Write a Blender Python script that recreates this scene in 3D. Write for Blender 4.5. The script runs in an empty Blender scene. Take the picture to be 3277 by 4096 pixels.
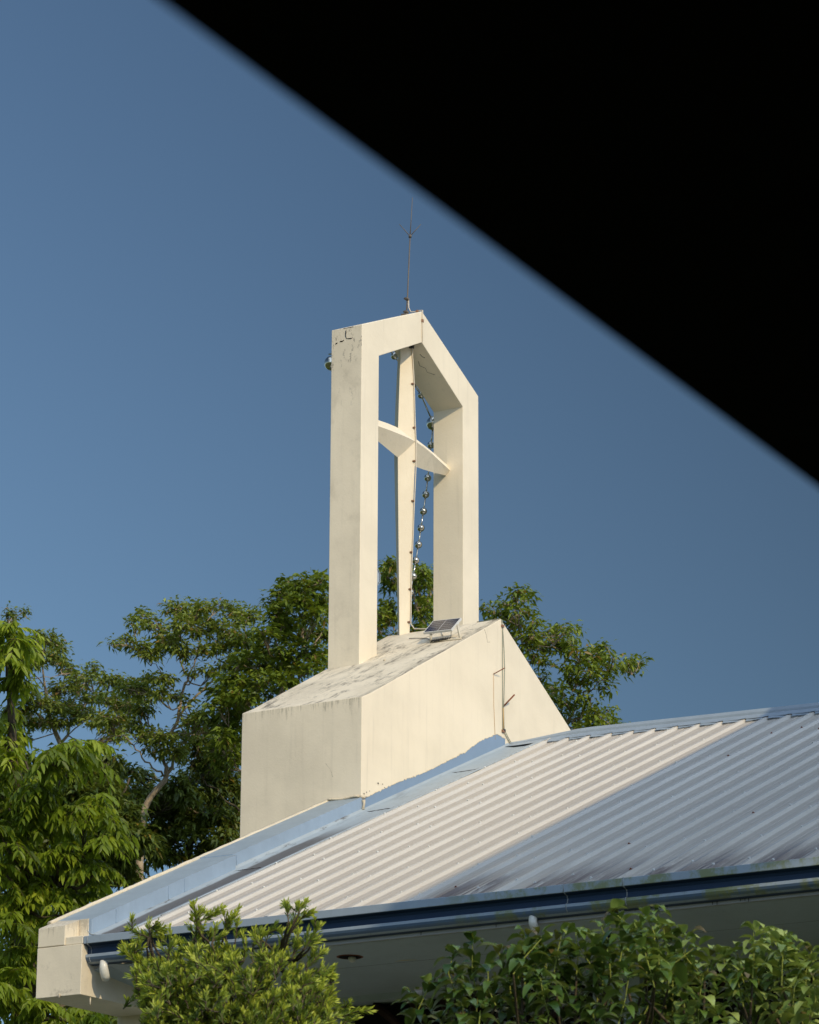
import bpy, bmesh, math, random
import numpy as np
from mathutils import Vector, Matrix, noise as mnoise

random.seed(7); rng = np.random.default_rng(7)
scene = bpy.context.scene
COL = scene.collection
GROUND = -9.5                      # world origin sits at the foot of the tower block on the church roof

# ------------------------------------------------------------------ camera frame
CAM = np.array([-29.29983, -17.25522, -7.92548])
FPX = 13911.13
F = np.array([0.82695898, 0.47168092, 0.30603259])
R = np.array([0.49438668, -0.86923378, 0.00380183])
U = np.array([-0.26780712, -0.14815448, 0.95201344])
def at(px, py, dist):
    """point seen at photo pixel (3277 x 4096) standing dist metres away"""
    r = F + R*(px-1638.5)/FPX + U*(2048-py)/FPX
    return CAM + r/np.linalg.norm(r)*dist

SUN = Vector((0.62, 1.0, -0.694)).normalized()     # direction light travels

# ------------------------------------------------------------------ helpers
def tag(o, label=None, cat=None, group=None, kind=None):
    if label: o['label'] = label
    if cat: o['category'] = cat
    if group: o['group'] = group
    if kind: o['kind'] = kind
    return o
def empty(name, loc, label=None, cat=None, group=None):
    o = bpy.data.objects.new(name, None); COL.objects.link(o); o.location = loc
    o.empty_display_size = .2
    return tag(o, label, cat, group)
def link(name, me, mats, parent=None, loc=None):
    o = bpy.data.objects.new(name, me); COL.objects.link(o)
    for m in (mats if isinstance(mats, (list, tuple)) else [mats]): me.materials.append(m)
    if parent is not None:
        o.parent = parent
        w = Vector((0, 0, 0)); p = parent
        while p is not None: w += p.location; p = p.parent
        o.location = -w if loc is None else loc
    elif loc is not None: o.location = loc
    return o
class MB:
    def __init__(s): s.v = []; s.f = []; s.mi = []; s.sm = []
    def add(s, vs, fs, mi=0, smooth=False):
        n = len(s.v); s.v += [tuple(map(float, v)) for v in vs]
        for f in fs: s.f.append([n+i for i in f]); s.mi.append(mi); s.sm.append(smooth)
        return s
    def box(s, a, b, mi=0):
        (x0, y0, z0), (x1, y1, z1) = a, b
        x0, x1 = sorted((x0, x1)); y0, y1 = sorted((y0, y1)); z0, z1 = sorted((z0, z1))
        v = [(x0,y0,z0),(x1,y0,z0),(x1,y1,z0),(x0,y1,z0),(x0,y0,z1),(x1,y0,z1),(x1,y1,z1),(x0,y1,z1)]
        return s.add(v, [(0,3,2,1),(4,5,6,7),(0,1,5,4),(1,2,6,5),(2,3,7,6),(3,0,4,7)], mi)
    def prism_y(s, prof, y0, y1, mi=0, side_mi=None, cap_mi=None):
        """profile of (x,z) run from y0 to y1"""
        n = len(prof)
        v = [(x, y0, z) for x, z in prof] + [(x, y1, z) for x, z in prof]
        base = len(s.v); s.v += [tuple(map(float, q)) for q in v]
        for i in range(n):
            j = (i+1) % n
            s.f.append([base+i, base+j, base+n+j, base+n+i]); s.mi.append(side_mi[i] if side_mi else mi); s.sm.append(False)
        s.f.append([base+i for i in reversed(range(n))]); s.mi.append(cap_mi if cap_mi is not None else mi); s.sm.append(False)
        s.f.append([base+n+i for i in range(n)]); s.mi.append(cap_mi if cap_mi is not None else mi); s.sm.append(False)
        return s
    def hexa(s, lo, hi, mi=0):
        """4 lower points and 4 upper points, same order"""
        return s.add(list(lo)+list(hi), [(3,2,1,0),(4,5,6,7),(0,1,5,4),(1,2,6,5),(2,3,7,6),(3,0,4,7)], mi)
    def tube(s, pts, rad, seg=8, mi=0, caps=True):
        pts = [Vector(p) for p in pts]; n = len(pts)
        if not hasattr(rad, '__len__'): rad = [rad]*n
        base = len(s.v); up = Vector((0.13, 0.31, 0.94))
        prev = None
        for k in range(n):
            d = (pts[min(k+1, n-1)] - pts[max(k-1, 0)])
            d = d.normalized() if d.length > 1e-9 else Vector((0,0,1))
            if prev is None:
                a = d.cross(up);
                if a.length < .2: a = d.cross(Vector((1,0,0)))
                a.normalize()
            else:
                a = (prev - d*prev.dot(d)); a.normalize()
            prev = a; b = d.cross(a)
            for i in range(seg):
                t = 2*math.pi*i/seg
                s.v.append(tuple(pts[k] + (a*math.cos(t)+b*math.sin(t))*rad[k]))
        for k in range(n-1):
            for i in range(seg):
                j = (i+1) % seg
                s.f.append([base+k*seg+i, base+k*seg+j, base+(k+1)*seg+j, base+(k+1)*seg+i]); s.mi.append(mi); s.sm.append(True)
        if caps:
            s.f.append([base+i for i in reversed(range(seg))]); s.mi.append(mi); s.sm.append(False)
            s.f.append([base+(n-1)*seg+i for i in range(seg)]); s.mi.append(mi); s.sm.append(False)
        return s
    def sphere(s, c, r, seg=20, rings=12, mi=0):
        base = len(s.v); cx, cy, cz = c
        for i in range(1, rings):
            ph = math.pi*i/rings
            for j in range(seg):
                th = 2*math.pi*j/seg
                s.v.append((cx+r*math.sin(ph)*math.cos(th), cy+r*math.sin(ph)*math.sin(th), cz+r*math.cos(ph)))
        top = len(s.v); s.v.append((cx, cy, cz+r)); bot = len(s.v); s.v.append((cx, cy, cz-r))
        for j in range(seg):
            k = (j+1) % seg
            s.f.append([top, base+j, base+k]); s.mi.append(mi); s.sm.append(True)
            for i in range(rings-2):
                s.f.append([base+i*seg+j, base+(i+1)*seg+j, base+(i+1)*seg+k, base+i*seg+k]); s.mi.append(mi); s.sm.append(True)
            s.f.append([base+(rings-2)*seg+k, base+(rings-2)*seg+j, bot]); s.mi.append(mi); s.sm.append(True)
        return s
    def build(s, name, mats, parent=None, bevel=0, fix=True):
        me = bpy.data.meshes.new(name); me.from_pydata(s.v, [], s.f)
        me.polygons.foreach_set('material_index', s.mi); me.polygons.foreach_set('use_smooth', s.sm)
        if fix:
            bm = bmesh.new(); bm.from_mesh(me); bmesh.ops.recalc_face_normals(bm, faces=bm.faces); bm.to_mesh(me); bm.free()
        me.update()
        o = link(name, me, mats, parent)
        if bevel:
            m = o.modifiers.new('Bevel', 'BEVEL'); m.width = bevel; m.segments = 2; m.limit_method = 'ANGLE'; m.angle_limit = math.radians(25)
        return o

# ------------------------------------------------------------------ materials
def new_mat(name):
    m = bpy.data.materials.new(name); m.use_nodes = True
    nt = m.node_tree; nt.nodes.clear()
    return m, nt
class N:
    def __init__(s, nt): s.nt = nt; s.co = None
    def n(s, t, **k):
        nd = s.nt.nodes.new(t)
        for a, b in k.items(): setattr(nd, a, b)
        return nd
    def l(s, a, b): s.nt.links.new(a, b)
    def coord(s, scale=(1,1,1), rot=(0,0,0), loc=(0,0,0)):
        g = s.n('ShaderNodeNewGeometry'); mp = s.n('ShaderNodeMapping')
        mp.inputs['Scale'].default_value = scale; mp.inputs['Rotation'].default_value = rot; mp.inputs['Location'].default_value = loc
        s.l(g.outputs['Position'], mp.inputs[0]); return mp.outputs[0]
    def noise(s, scale, detail=4, rough=.55, vec=None, dist=0):
        nd = s.n('ShaderNodeTexNoise'); nd.inputs['Scale'].default_value = scale; nd.inputs['Detail'].default_value = detail
        nd.inputs['Roughness'].default_value = rough; nd.inputs['Distortion'].default_value = dist
        s.l(vec if vec is not None else s.coord(), nd.inputs['Vector']); return nd.outputs['Fac']
    def ramp(s, v, a, b, lo=0., hi=1.):
        nd = s.n('ShaderNodeMapRange'); nd.interpolation_type = 'SMOOTHSTEP'
        nd.inputs['From Min'].default_value = a; nd.inputs['From Max'].default_value = b
        nd.inputs['To Min'].default_value = lo; nd.inputs['To Max'].default_value = hi
        s.l(v, nd.inputs['Value']); return nd.outputs['Result']
    def math(s, op, a, b=None, clamp=False):
        nd = s.n('ShaderNodeMath', operation=op); nd.use_clamp = clamp
        for i, x in enumerate((a, b)):
            if x is None: continue
            if isinstance(x, (int, float)): nd.inputs[i].default_value = x
            else: s.l(x, nd.inputs[i])
        return nd.outputs[0]
    def mix(s, fac, a, b):
        nd = s.n('ShaderNodeMix', data_type='RGBA')
        for sock, x in ((nd.inputs['Factor'], fac), (nd.inputs[6], a), (nd.inputs[7], b)):
            if isinstance(x, (int, float)): sock.default_value = x
            elif isinstance(x, tuple): sock.default_value = (*x, 1)
            else: s.l(x, sock)
        return nd.outputs[2]
    def xyz(s):
        g = s.n('ShaderNodeNewGeometry'); sp = s.n('ShaderNodeSeparateXYZ'); s.l(g.outputs['Position'], sp.inputs[0]); return sp.outputs
    def bump(s, h, strength=.3, dist=.01):
        nd = s.n('ShaderNodeBump'); nd.inputs['Strength'].default_value = strength; nd.inputs['Distance'].default_value = dist
        s.l(h, nd.inputs['Height']); return nd.outputs[0]
    def out(s, col, rough=.8, spec=.3, metal=0., normal=None):
        b = s.n('ShaderNodeBsdfPrincipled')
        for k, x in (('Base Color', col), ('Roughness', rough), ('Specular IOR Level', spec), ('Metallic', metal)):
            if isinstance(x, (int, float)): b.inputs[k].default_value = x
            elif isinstance(x, tuple): b.inputs[k].default_value = (*x, 1)
            else: s.l(x, b.inputs[k])
        if normal is not None: s.l(normal, b.inputs['Normal'])
        o = s.n('ShaderNodeOutputMaterial'); s.l(b.outputs[0], o.inputs[0]); return b

WHITE = (.80, .715, .565)
def plaster(name, base=WHITE, dirt=(.30, .26, .20), top=None, drip=.16, patches=0., specks=None, mould=False, worn=.10, rough_bump=.14):
    m, nt = new_mat(name); q = N(nt)
    big = q.noise(1.1, 4, .6)
    c = q.mix(q.ramp(big, .35, .7), base, tuple(x*(1-worn) for x in base))
    # faint vertical rain streaks
    st = q.noise(1., 5, .6, q.coord((14, 14, .8)))
    c = q.mix(q.math('MULTIPLY', q.ramp(st, .52, .8), .30), c, tuple(a*.62 for a in base))
    fine = q.noise(55, 4, .7)
    c = q.mix(q.math('MULTIPLY', q.ramp(fine, .58, .74), .16), c, dirt)
    if top is not None:
        z = q.xyz()[2]
        s2 = q.noise(1., 9, .8, q.coord((22, 22, 1.5)), 1.5)
        d = q.math('SUBTRACT', top, z)                       # below the top edge
        reach = q.math('MULTIPLY', q.ramp(s2, .38, .72), drip*2.4)
        k = q.math('DIVIDE', q.math('SUBTRACT', reach, d), drip, clamp=True)
        c = q.mix(q.math('MULTIPLY', q.math('MULTIPLY', q.ramp(k, 0., 1.6), .8), q.ramp(q.noise(40, 5, .75), .22, .55)), c, dirt)
    if patches:
        p = q.noise(3.1, 8, .72, q.coord((1, 1, 1), loc=(3.1, 1.7, .4)))
        p2 = q.noise(26, 5, .7)
        mk = q.math('MULTIPLY', q.ramp(p, .56, .68), q.ramp(p2, .40, .60))
        c = q.mix(q.math('MULTIPLY', mk, patches), c, (.12, .105, .085))
    if specks is not None:                                   # mould specks in the upper part of one face
        z0, z1 = specks; z = q.xyz()[2]
        p = q.noise(13., 9, .85, q.coord((1, 1.1, .5)))
        area = q.ramp(z, z0, z1)
        mk = q.math('MULTIPLY', q.ramp(p, .565, .61), area)
        c = q.mix(q.math('MULTIPLY', mk, .85), c, (.07, .065, .06))
        p3 = q.noise(2.3, 6, .65); c = q.mix(q.math('MULTIPLY', q.ramp(p3, .52, .75), .35), c, dirt)
    if mould:
        p = q.noise(1., 8, .74, q.coord((2.0, 4.4, 1.2), loc=(1.6, .3, .2)), dist=.6)
        p2 = q.noise(1., 6, .7, q.coord((6., 16., 4.)))
        mk = q.math('MULTIPLY', q.ramp(p, .47, .62), q.ramp(p2, .36, .60))
        c = q.mix(q.math('MULTIPLY', mk, .9), c, (.10, .09, .075))
        y = q.xyz()[1]
        edge = q.math('MULTIPLY', q.ramp(y, .0, .13, 1., 0.), q.ramp(q.noise(1., 6, .7, q.coord((3., 9., 3.))), .36, .55))
        c = q.mix(q.math('MULTIPLY', edge, .62), c, (.15, .13, .10))
        c = q.mix(q.ramp(q.noise(2.2, 5, .6), .40, .75, 0, .40), c, (.50, .44, .33))
    h = q.math('ADD', q.noise(38, 5, .65), q.math('MULTIPLY', q.noise(6, 3, .5), 1.6))
    q.out(c, .78, .25, 0., q.bump(h, rough_bump, .012))
    return m
def paint(name, col, rough=.5, spec=.35, stain=None, stain_col=(.10,.09,.08), bumpy=.1, noise_amt=.15):
    m, nt = new_mat(name); q = N(nt)
    c = q.mix(q.ramp(q.noise(5, 5, .6), .3, .75, 0, noise_amt), col, tuple(x*.6 for x in col))
    c = q.mix(q.ramp(q.noise(1., 5, .65, q.coord((5, 5, 1.4))), .5, .8, 0, noise_amt*1.2), c, tuple(min(1, x*1.35+.03) for x in col))
    if stain: c = stain(q, c)
    q.out(c, rough, spec, 0., q.bump(q.noise(30, 4, .6), bumpy, .008))
    return m

M = {}
M['wall'] = plaster('white plaster')
M['wall_side'] = plaster('white plaster with rain streaks', top=1.08, drip=.13, worn=.14, dirt=(.26,.23,.17))
M['wall_arch'] = plaster('white plaster with mould specks', top=5.83, drip=.06, specks=(4.6, 5.7), worn=.16)
M['slope'] = plaster('weathered plaster slope', mould=True, base=(.73,.645,.50), rough_bump=.5)
M['pier'] = plaster('stained pier plaster', top=-2.11, drip=.10, patches=.35, worn=.16)
M['shade_wall'] = plaster('shaded eave plaster', base=(.43,.49,.53), patches=.12)  # white plaster cooled and darkened: eave shade put in the base colour
M['raw'] = plaster('rough cream mortar', base=(.66,.58,.44), patches=.5, rough_bump=.9)
BLUE = (.275, .365, .485)
def valley_stain(q, c):
    x, y, z = q.xyz()
    wob = q.math('MULTIPLY', q.math('SUBTRACT', q.noise(1., 4, .6, q.coord((.9, 1, 1))), .5), .10)
    yy = q.math('ADD', y, wob)
    band = q.math('MULTIPLY', q.ramp(yy, -.46, -.40), q.ramp(yy, -.14, -.10, 1, 0))
    band = q.math('MULTIPLY', band, q.ramp(x, -1.4, -.5, 1., 0.))
    blot = q.math('MULTIPLY', q.ramp(q.noise(1., 7, .75, q.coord((1.6, 7, 1.6), loc=(.4,.1,0))), .55, .66), q.ramp(x, -.2, .5, .9, .25))
    k = q.math('MAXIMUM', q.math('MULTIPLY', band, .92), q.math('MULTIPLY', blot, q.ramp(y, -.46, -.38)))
    return q.mix(k, c, (.085, .075, .068))
M['blue'] = paint('pale blue waterproof paint', BLUE, noise_amt=.22)
M['blue_top'] = paint('faded blue grey paint', (.27, .325, .365), noise_amt=.25)
M['valley'] = paint('blue flashing with water stain', (.32, .37, .405), stain=valley_stain)
M['bluedeep'] = paint('blue base paint', (.20, .285, .41), noise_amt=.12)
def moss(q, c):
    x, y, z = q.xyz()
    k = q.math('MULTIPLY', q.ramp(q.noise(1., 6, .7, q.coord((1, 3.6, 3.1), loc=(0, 2.2, 0))), .44, .60), q.ramp(y, -3.2, -4.4))
    c = q.mix(q.math('MULTIPLY', k, .8), c, (.17, .19, .05))
    d = q.ramp(q.noise(1., 6, .7, q.coord((4, 9, 1))), .6, .75)
    return q.mix(q.math('MULTIPLY', d, .4), c, (.08, .09, .08))
M['gutter'] = paint('blue grey gutter paint', (.27, .33, .40), .42, .4, stain=moss)
M['gutter_dark'] = paint('dark gutter blue', (.018, .04, .085), .5, .25)  # darker blue for the throat and the bottom of the belly
M['fascia'] = paint('pale grey fascia', (.40, .40, .40), .6, .3)
def streaks(q, c):
    x, y, z = q.xyz()
    wn = q.n('ShaderNodeTexWhiteNoise', noise_dimensions='1D'); q.l(q.math('SNAP', q.math('ADD', y, .13), 1.07), wn.inputs['W'])
    c = q.mix(q.ramp(wn.outputs['Value'], 0., 1., 0., .16), c, (.30, .29, .27))
    n = q.noise(1., 7, .72, q.coord((1.1, 26, 1.1)))
    low = q.ramp(q.math('ADD', x, q.math('MULTIPLY', q.noise(1., 3, .6, q.coord((.01, 5., .01))), 1.6)), -3.75, -2.7, 1., 0.)
    near = q.ramp(y, -3.2, -3.5)
    k = q.math('MULTIPLY', q.math('MULTIPLY', q.ramp(q.noise(1., 3, .5, q.coord((.05, 1.9, .05), loc=(0,.35,0))), .44, .54), low), near)
    k = q.math('MULTIPLY', k, q.ramp(n, .34, .54))
    c = q.mix(q.math('MULTIPLY', k, .95), c, (.075, .045, .045))
    g = q.ramp(q.noise(1., 6, .65, q.coord((.6, 30, .6))), .36, .66, .05, .35)
    return q.mix(g, c, (.40, .36, .31))
M['sheet'] = paint('off white roof sheet', (.57, .54, .485), .38, .5, stain=streaks, bumpy=.04, noise_amt=.07)
M['sheet_pan'] = paint('darker sheet pan', (.47, .415, .35), .42, .45, stain=streaks, bumpy=.04, noise_amt=.07)  # pan faces a darker tan than the rib faces
M['ridge'] = paint('pale blue ridge flashing', (.26, .315, .375), .45, .4, noise_amt=.2)
M['sealant'] = paint('old grey sealant', (.28, .30, .31), .8, .2, bumpy=.5, noise_amt=.5)
M['pvc'] = paint('white plastic pipe', (.66, .65, .60), .35, .45, noise_amt=.05)
M['rust'] = paint('rusty steel', (.20, .07, .035), .8, .2, noise_amt=.5)
M['brownclip'] = paint('brown clip', (.26, .14, .085), .6, .3, noise_amt=.3)
M['wire'] = paint('cream cable', (.62, .55, .44), .5, .3)
M['greenwire'] = paint('grey green cable', (.25, .27, .20), .6, .3)
M['orangewire'] = paint('faded orange wire', (.62, .38, .16), .6, .3)
M['black'] = paint('black cable', (.02, .02, .02), .5, .4)
M['crack'] = paint('dark crack', (.035, .03, .03), .9, .1)
M['hair'] = paint('hairline crack', (.20, .17, .13), .9, .1)
M['mast'] = paint('weathered bronze rod', (.13, .11, .09), .55, .4, noise_amt=.4)
M['alu'] = paint('aluminium frame', (.62, .62, .60), .35, .5, noise_amt=.08)
M['legpaint'] = paint('cream bracket with rust', (.62, .56, .44), .6, .3, noise_amt=.3)
M['darkroof'] = paint('black painted ceiling', (.016, .013, .010), .9, .02, noise_amt=.2)
M['darkin'] = paint('dark interior', (.012, .011, .010), .9, .1)
M['slat'] = paint('brown timber slat', (.045, .022, .016), .7, .2, noise_amt=.4)
M['concrete'] = paint('grey concrete', (.30, .31, .32), .85, .2, noise_amt=.3, bumpy=.4)
M['glass'] = paint('dim window glass', (.03, .04, .05), .1, .6)
def metal():
    m, nt = new_mat('polished steel'); q = N(nt)
    q.out(q.mix(q.ramp(q.noise(20, 3, .5), .4, .7, 0, .3), (.64,.60,.52), (.46,.42,.34)), .09, .5, 1.); return m
M['steel'] = metal()
def cell():
    m, nt = new_mat('solar cells'); q = N(nt)
    tc = q.n('ShaderNodeTexCoord'); sp = q.n('ShaderNodeSeparateXYZ'); q.l(tc.outputs['Object'], sp.inputs[0])
    g = q.math('PINGPONG', sp.outputs[1], .0225); ln = q.ramp(g, .0, .0022, 1, 0)      # busbars run along the long side
    g2 = q.math('ABSOLUTE', sp.outputs[0]); ln2 = q.ramp(g2, .0015, .003, 1, 0)
    k = q.math('MAXIMUM', ln, ln2)
    q.out(q.mix(k, (.012, .016, .04), (.5, .5, .5)), .12, .7); return m
M['cell'] = cell()
def bark(name, c1, c2):
    m, nt = new_mat(name); q = N(nt)
    c = q.mix(q.ramp(q.noise(6, 6, .7), .35, .65), c1, c2)
    q.out(c, .85, .15, 0., q.bump(q.noise(25, 4, .7), .6, .03)); return m
M['bark_pale'] = bark('pale bark', (.40, .32, .22), (.24, .185, .125))
M['bark_dark'] = bark('dark bark', (.12, .095, .06), (.06, .05, .035))
M['stem_green'] = bark('yellow green stem', (.26, .30, .06), (.17, .20, .05))
def leafmat(name, dark, mid, bright, odd=None, trans=.32, rough=.45, spec=.35):
    m, nt = new_mat(name); q = N(nt)
    a = q.n('ShaderNodeAttribute', attribute_name='tone'); sep = q.n('ShaderNodeSeparateColor'); q.l(a.outputs['Color'], sep.inputs[0])
    t = sep.outputs[0]
    c = q.mix(q.ramp(t, 0., .5), dark, mid); c = q.mix(q.ramp(t, .5, 1.), c, bright)
    if odd: c = q.mix(q.ramp(sep.outputs[1], .955, .975), c, odd)
    b = q.n('ShaderNodeBsdfPrincipled'); q.l(c, b.inputs['Base Color']); b.inputs['Roughness'].default_value = rough
    b.inputs['Specular IOR Level'].default_value = spec
    tr = q.n('ShaderNodeBsdfTranslucent')
    tc = q.mix(.5, c, (bright[0]*1.15, bright[1]*1.1, bright[2]*.4)); q.l(tc, tr.inputs[0])
    mx = q.n('ShaderNodeMixShader'); mx.inputs[0].default_value = trans
    q.l(b.outputs[0], mx.inputs[1]); q.l(tr.outputs[0], mx.inputs[2])
    o = q.n('ShaderNodeOutputMaterial'); q.l(mx.outputs[0], o.inputs[0]); return m
M['leaf_near'] = leafmat('bright broad leaf', (.05,.085,.010), (.19,.27,.020), (.36,.44,.04), trans=.45)
M['leaf_soft'] = leafmat('soft green leaf', (.06,.09,.016), (.18,.235,.038), (.30,.355,.06), odd=(.26,.16,.03))
M['leaf_dark'] = leafmat('dark glossy leaf', (.04,.07,.009), (.145,.205,.02), (.28,.34,.04), odd=(.20,.13,.02), spec=.45)
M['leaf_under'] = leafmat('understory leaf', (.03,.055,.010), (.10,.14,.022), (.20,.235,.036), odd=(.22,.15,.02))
M['leaf_needle'] = leafmat('narrow shrub leaf', (.045,.085,.016), (.16,.225,.030), (.44,.50,.06), trans=.30)
M['leaf_curl'] = leafmat('curled broad leaf', (.020,.055,.010), (.085,.15,.026), (.32,.40,.11), odd=(.10,.06,.025), trans=.22, rough=.30, spec=.6)
def grass():
    m, nt = new_mat('grass ground'); q = N(nt)
    c = q.mix(q.ramp(q.noise(.15, 6, .6), .35, .65), (.05, .075, .02), (.10, .10, .045))
    c = q.mix(q.ramp(q.noise(9, 5, .7), .4, .7, 0, .5), c, (.03, .05, .012))
    q.out(c, .9, .1, 0., q.bump(q.noise(14, 5, .7), .6, .05)); return m
M['grass'] = grass()

# ------------------------------------------------------------------ ground
g = MB(); n = 24; S = 900.
def gz(x, y):
    d = math.hypot(x, y); return GROUND + (0 if d < 60 else (d-60)*.004*(1+math.sin(x*.01)*.3))
for i in range(n+1):
    for j in range(n+1):
        x = -S+2*S*i/n; y = -S+2*S*j/n; g.v.append((x, y, gz(x, y)))
for i in range(n):
    for j in range(n):
        a = i*(n+1)+j; g.f.append([a, a+n+1, a+n+2, a+1]); g.mi.append(0); g.sm.append(True)
tag(g.build('ground', M['grass']), kind='structure')

# ------------------------------------------------------------------ church
RS = .436; RT = .010; RZ = -.148
def rz(x, y, off=0.): return RZ + RS*x + RT*y + off
def xr(y): return 3.187 + .083*y
XE = -4.66; YF = -12.5
XC = 2.977                                      # plan centre line of church and tower

church = empty('church', (XC, -5, GROUND), 'white walled church with ribbed metal roof, blue flashing and dark banded gutter', 'church')

# --- corrugated sheet: trapezoid ribs running from eave to ridge
PITCH = .2675; RIB_H = .030
def sheet_profile(y_start, y_end):
    pr = [(y_start, 0.)]
    k = 0
    while True:
        yc = -.542 - PITCH*k
        if yc < y_end+.1: break
        pr += [(yc+.034, 0.), (yc+.017, RIB_H), (yc-.017, RIB_H), (yc-.030, 0.)]
        for dv in (.105, .165):
            ym = yc-dv
            pr += [(ym+.006, 0.), (ym, .0035), (ym-.006, 0.)]
        k += 1
    pr.append((y_end, 0.)); return pr
pr = sheet_profile(-.47, YF)
mb = MB(); nx = 15
for i in range(nx+1):
    for (y, h) in pr:
        x = XE-.10 + (xr(y)-.03-XE+.10)*i/nx
        mb.v.append((x, y, rz(x, y, .004+h) + .0012*math.sin(x*3.1+y*1.3)+.0035*mnoise.noise(Vector((x*.9, y*1.1, 2)))))
m_ = len(pr)
for i in range(nx):
    for j in range(m_-1):
        a = i*m_+j; mb.f.append([a, a+m_, a+m_+1, a+1]); mb.mi.append(0 if max(pr[j][1], pr[j+1][1]) > .01 else 1); mb.sm.append(False)
roof = mb.build('roof', [M['sheet'], M['sheet_pan']], church, fix=False)
so = roof.modifiers.new('Thick', 'SOLIDIFY'); so.thickness = .003; so.offset = -1
roof['label'] = 'near roof slope of ribbed off white metal sheet'
# far slope
mb = MB()
mb.add([(XC+.25, -.4, rz(XC, -.4)-.06), (XC+.1, YF, rz(XC, YF)-.42), (2*XC-XE, YF, -2.25), (2*XC-XE, -.4, -2.2)], [(0,1,2,3)])
fr = mb.build('roof', M['sheet'], church); so = fr.modifiers.new('T', 'SOLIDIFY'); so.thickness = .02
# ridge cap
mb = MB(); ys = np.concatenate([np.linspace(-.02, -1.2, 8), np.linspace(-1.6, YF, 40)])
for k, y in enumerate(ys):
    x = xr(y); z = rz(x, y); tp = min(1., .25+max(0,-y-.1)/1.1)
    prof = [(x-.17, rz(x-.17, y, .038)), (x-.165, rz(x-.165, y, .044)), (x-.05, rz(x-.05, y, .056)), (x-.045, rz(x-.045,y,.080)),
            (x-.01, z+.100), (x+.03, z+.095), (x+.05, z+.070), (x+.22, z-.02), (x+.22, z-.03), (x, z+.03)]
    for p in prof: mb.v.append((p[0], y, p[1] if tp == 1 else rz(min(p[0], x), y, .004)+(p[1]-rz(min(p[0], x), y, .004))*(tp if p[0] <= x+.06 else 1)))
np_ = 10
for k in range(len(ys)-1):
    for i in range(np_):
        j = (i+1) % np_; a = k*np_
        mb.f.append([a+i, a+j, a+np_+j, a+np_+i]); mb.mi.append(0); mb.sm.append(False)
mb.f.append(list(range(np_))); mb.mi.append(0); mb.sm.append(False)
mb.f.append([(len(ys)-1)*np_+i for i in range(np_)]); mb.mi.append(0); mb.sm.append(False)
# closure foam and turned-down tongues between ribs
for k in range(44):
    yc = -.542 - PITCH*k
    x = xr(yc)-.175
    y0 = yc-.036; y1 = yc-PITCH+.036
    w = .012*math.sin(k*2.3)
    mb.add([(x-.028+w, y0, rz(x, y0, .010)), (x-.030-w, y1, rz(x, y1, .008)), (x+.02, y1, rz(x+.02, y1, .044)), (x+.02, y0, rz(x+.02, y0, .044))], [(0,1,2,3)])
    mb.add([(x-.012, yc+.022, rz(x, yc, .040)), (x-.014, yc-.022, rz(x, yc, .040)), (x+.02, yc-.03, rz(x+.02, yc, .046)), (x+.02, yc+.03, rz(x+.02, yc, .046))], [(0,1,2,3)])
cap = mb.build('ridge_cap', M['ridge'], roof, fix=True)
mb = MB()
for k in range(44):
    yc = -.542 - PITCH*k
    x = xr(yc)-.198
    pts = [(x+.006*math.sin(k+i*1.7), yc-.034-(PITCH-.07)*i/6, rz(x, yc, .010)+.003*math.sin(i*2.9+k)) for i in range(7)]
    mb.tube(pts, .0045, 5)
mb.build('sealant_bead', M['sealant'], roof, fix=False)
# screws: on the rib crowns in staggered rows
smesh = MB(); smesh.tube([(0,0,0),(0,0,.004)], .013, 8); smesh.tube([(0,0,.004),(0,0,.012)], .0065, 6)
sm = bpy.data.meshes.new('screw'); sm.from_pydata(smesh.v, [], smesh.f); sm.materials.append(M['alu']); sm.update()
smr = sm.copy(); smr.materials.clear(); smr.materials.append(M['rust'])
pos = []
for k in range(28):
    yc = -.542 - PITCH*k
    for j in range(8):
        x = -4.42 + 1.02*j + (.10 if k % 2 else -.08) + random.uniform(-.05, .05)
        if x < xr(yc)-.35: pos.append((x, yc+random.uniform(-.006, .006), rz(x, yc, .004+RIB_H)))
vis = sorted(pos, key=lambda p: -p[1])
rest = MB()
wpar = Vector(church.location)
for i, p in enumerate(sorted(pos, key=lambda p: abs(p[1]+3.6))):
    if i < 96:
        o = bpy.data.objects.new('screw', smr if random.random() < .06 else sm); COL.objects.link(o); o.parent = roof; o.location = p
        o.rotation_euler = (0, -math.atan(RS), 0); o.scale = (1.15,)*3
    else:
        rest.tube([p, (p[0]-.006, p[1], p[2]+.014)], [.014, .009], 6)
so_ = rest.build('screw', M['alu'], roof, fix=False); so_['kind'] = 'stuff'

# --- valley flashing between parapet and sheet
mb = MB(); xs = np.linspace(XE, xr(-.4)-.02, 50)
for i, x in enumerate(xs):
    w = .006*math.sin(x*5)+.010*mnoise.noise(Vector((x*2.3, 0, 0)))
    for (y, h) in ((0.02, .045), (-.03, .004), (-.14, -.012), (-.27, -.012), (-.37, .000), (-.395, .014), (-.475+w, .024), (-.48+w, .018)):
        mb.v.append((x, y, rz(x, 0, h)))
for i in range(49):
    for j in range(7):
        a = i*8+j; mb.f.append([a, a+8, a+9, a+1]); mb.mi.append(0); mb.sm.append(False)
val = mb.build('valley_flashing', M['valley'], church, fix=False)
so = val.modifiers.new('T', 'SOLIDIFY'); so.thickness = .004; so.offset = -1
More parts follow.
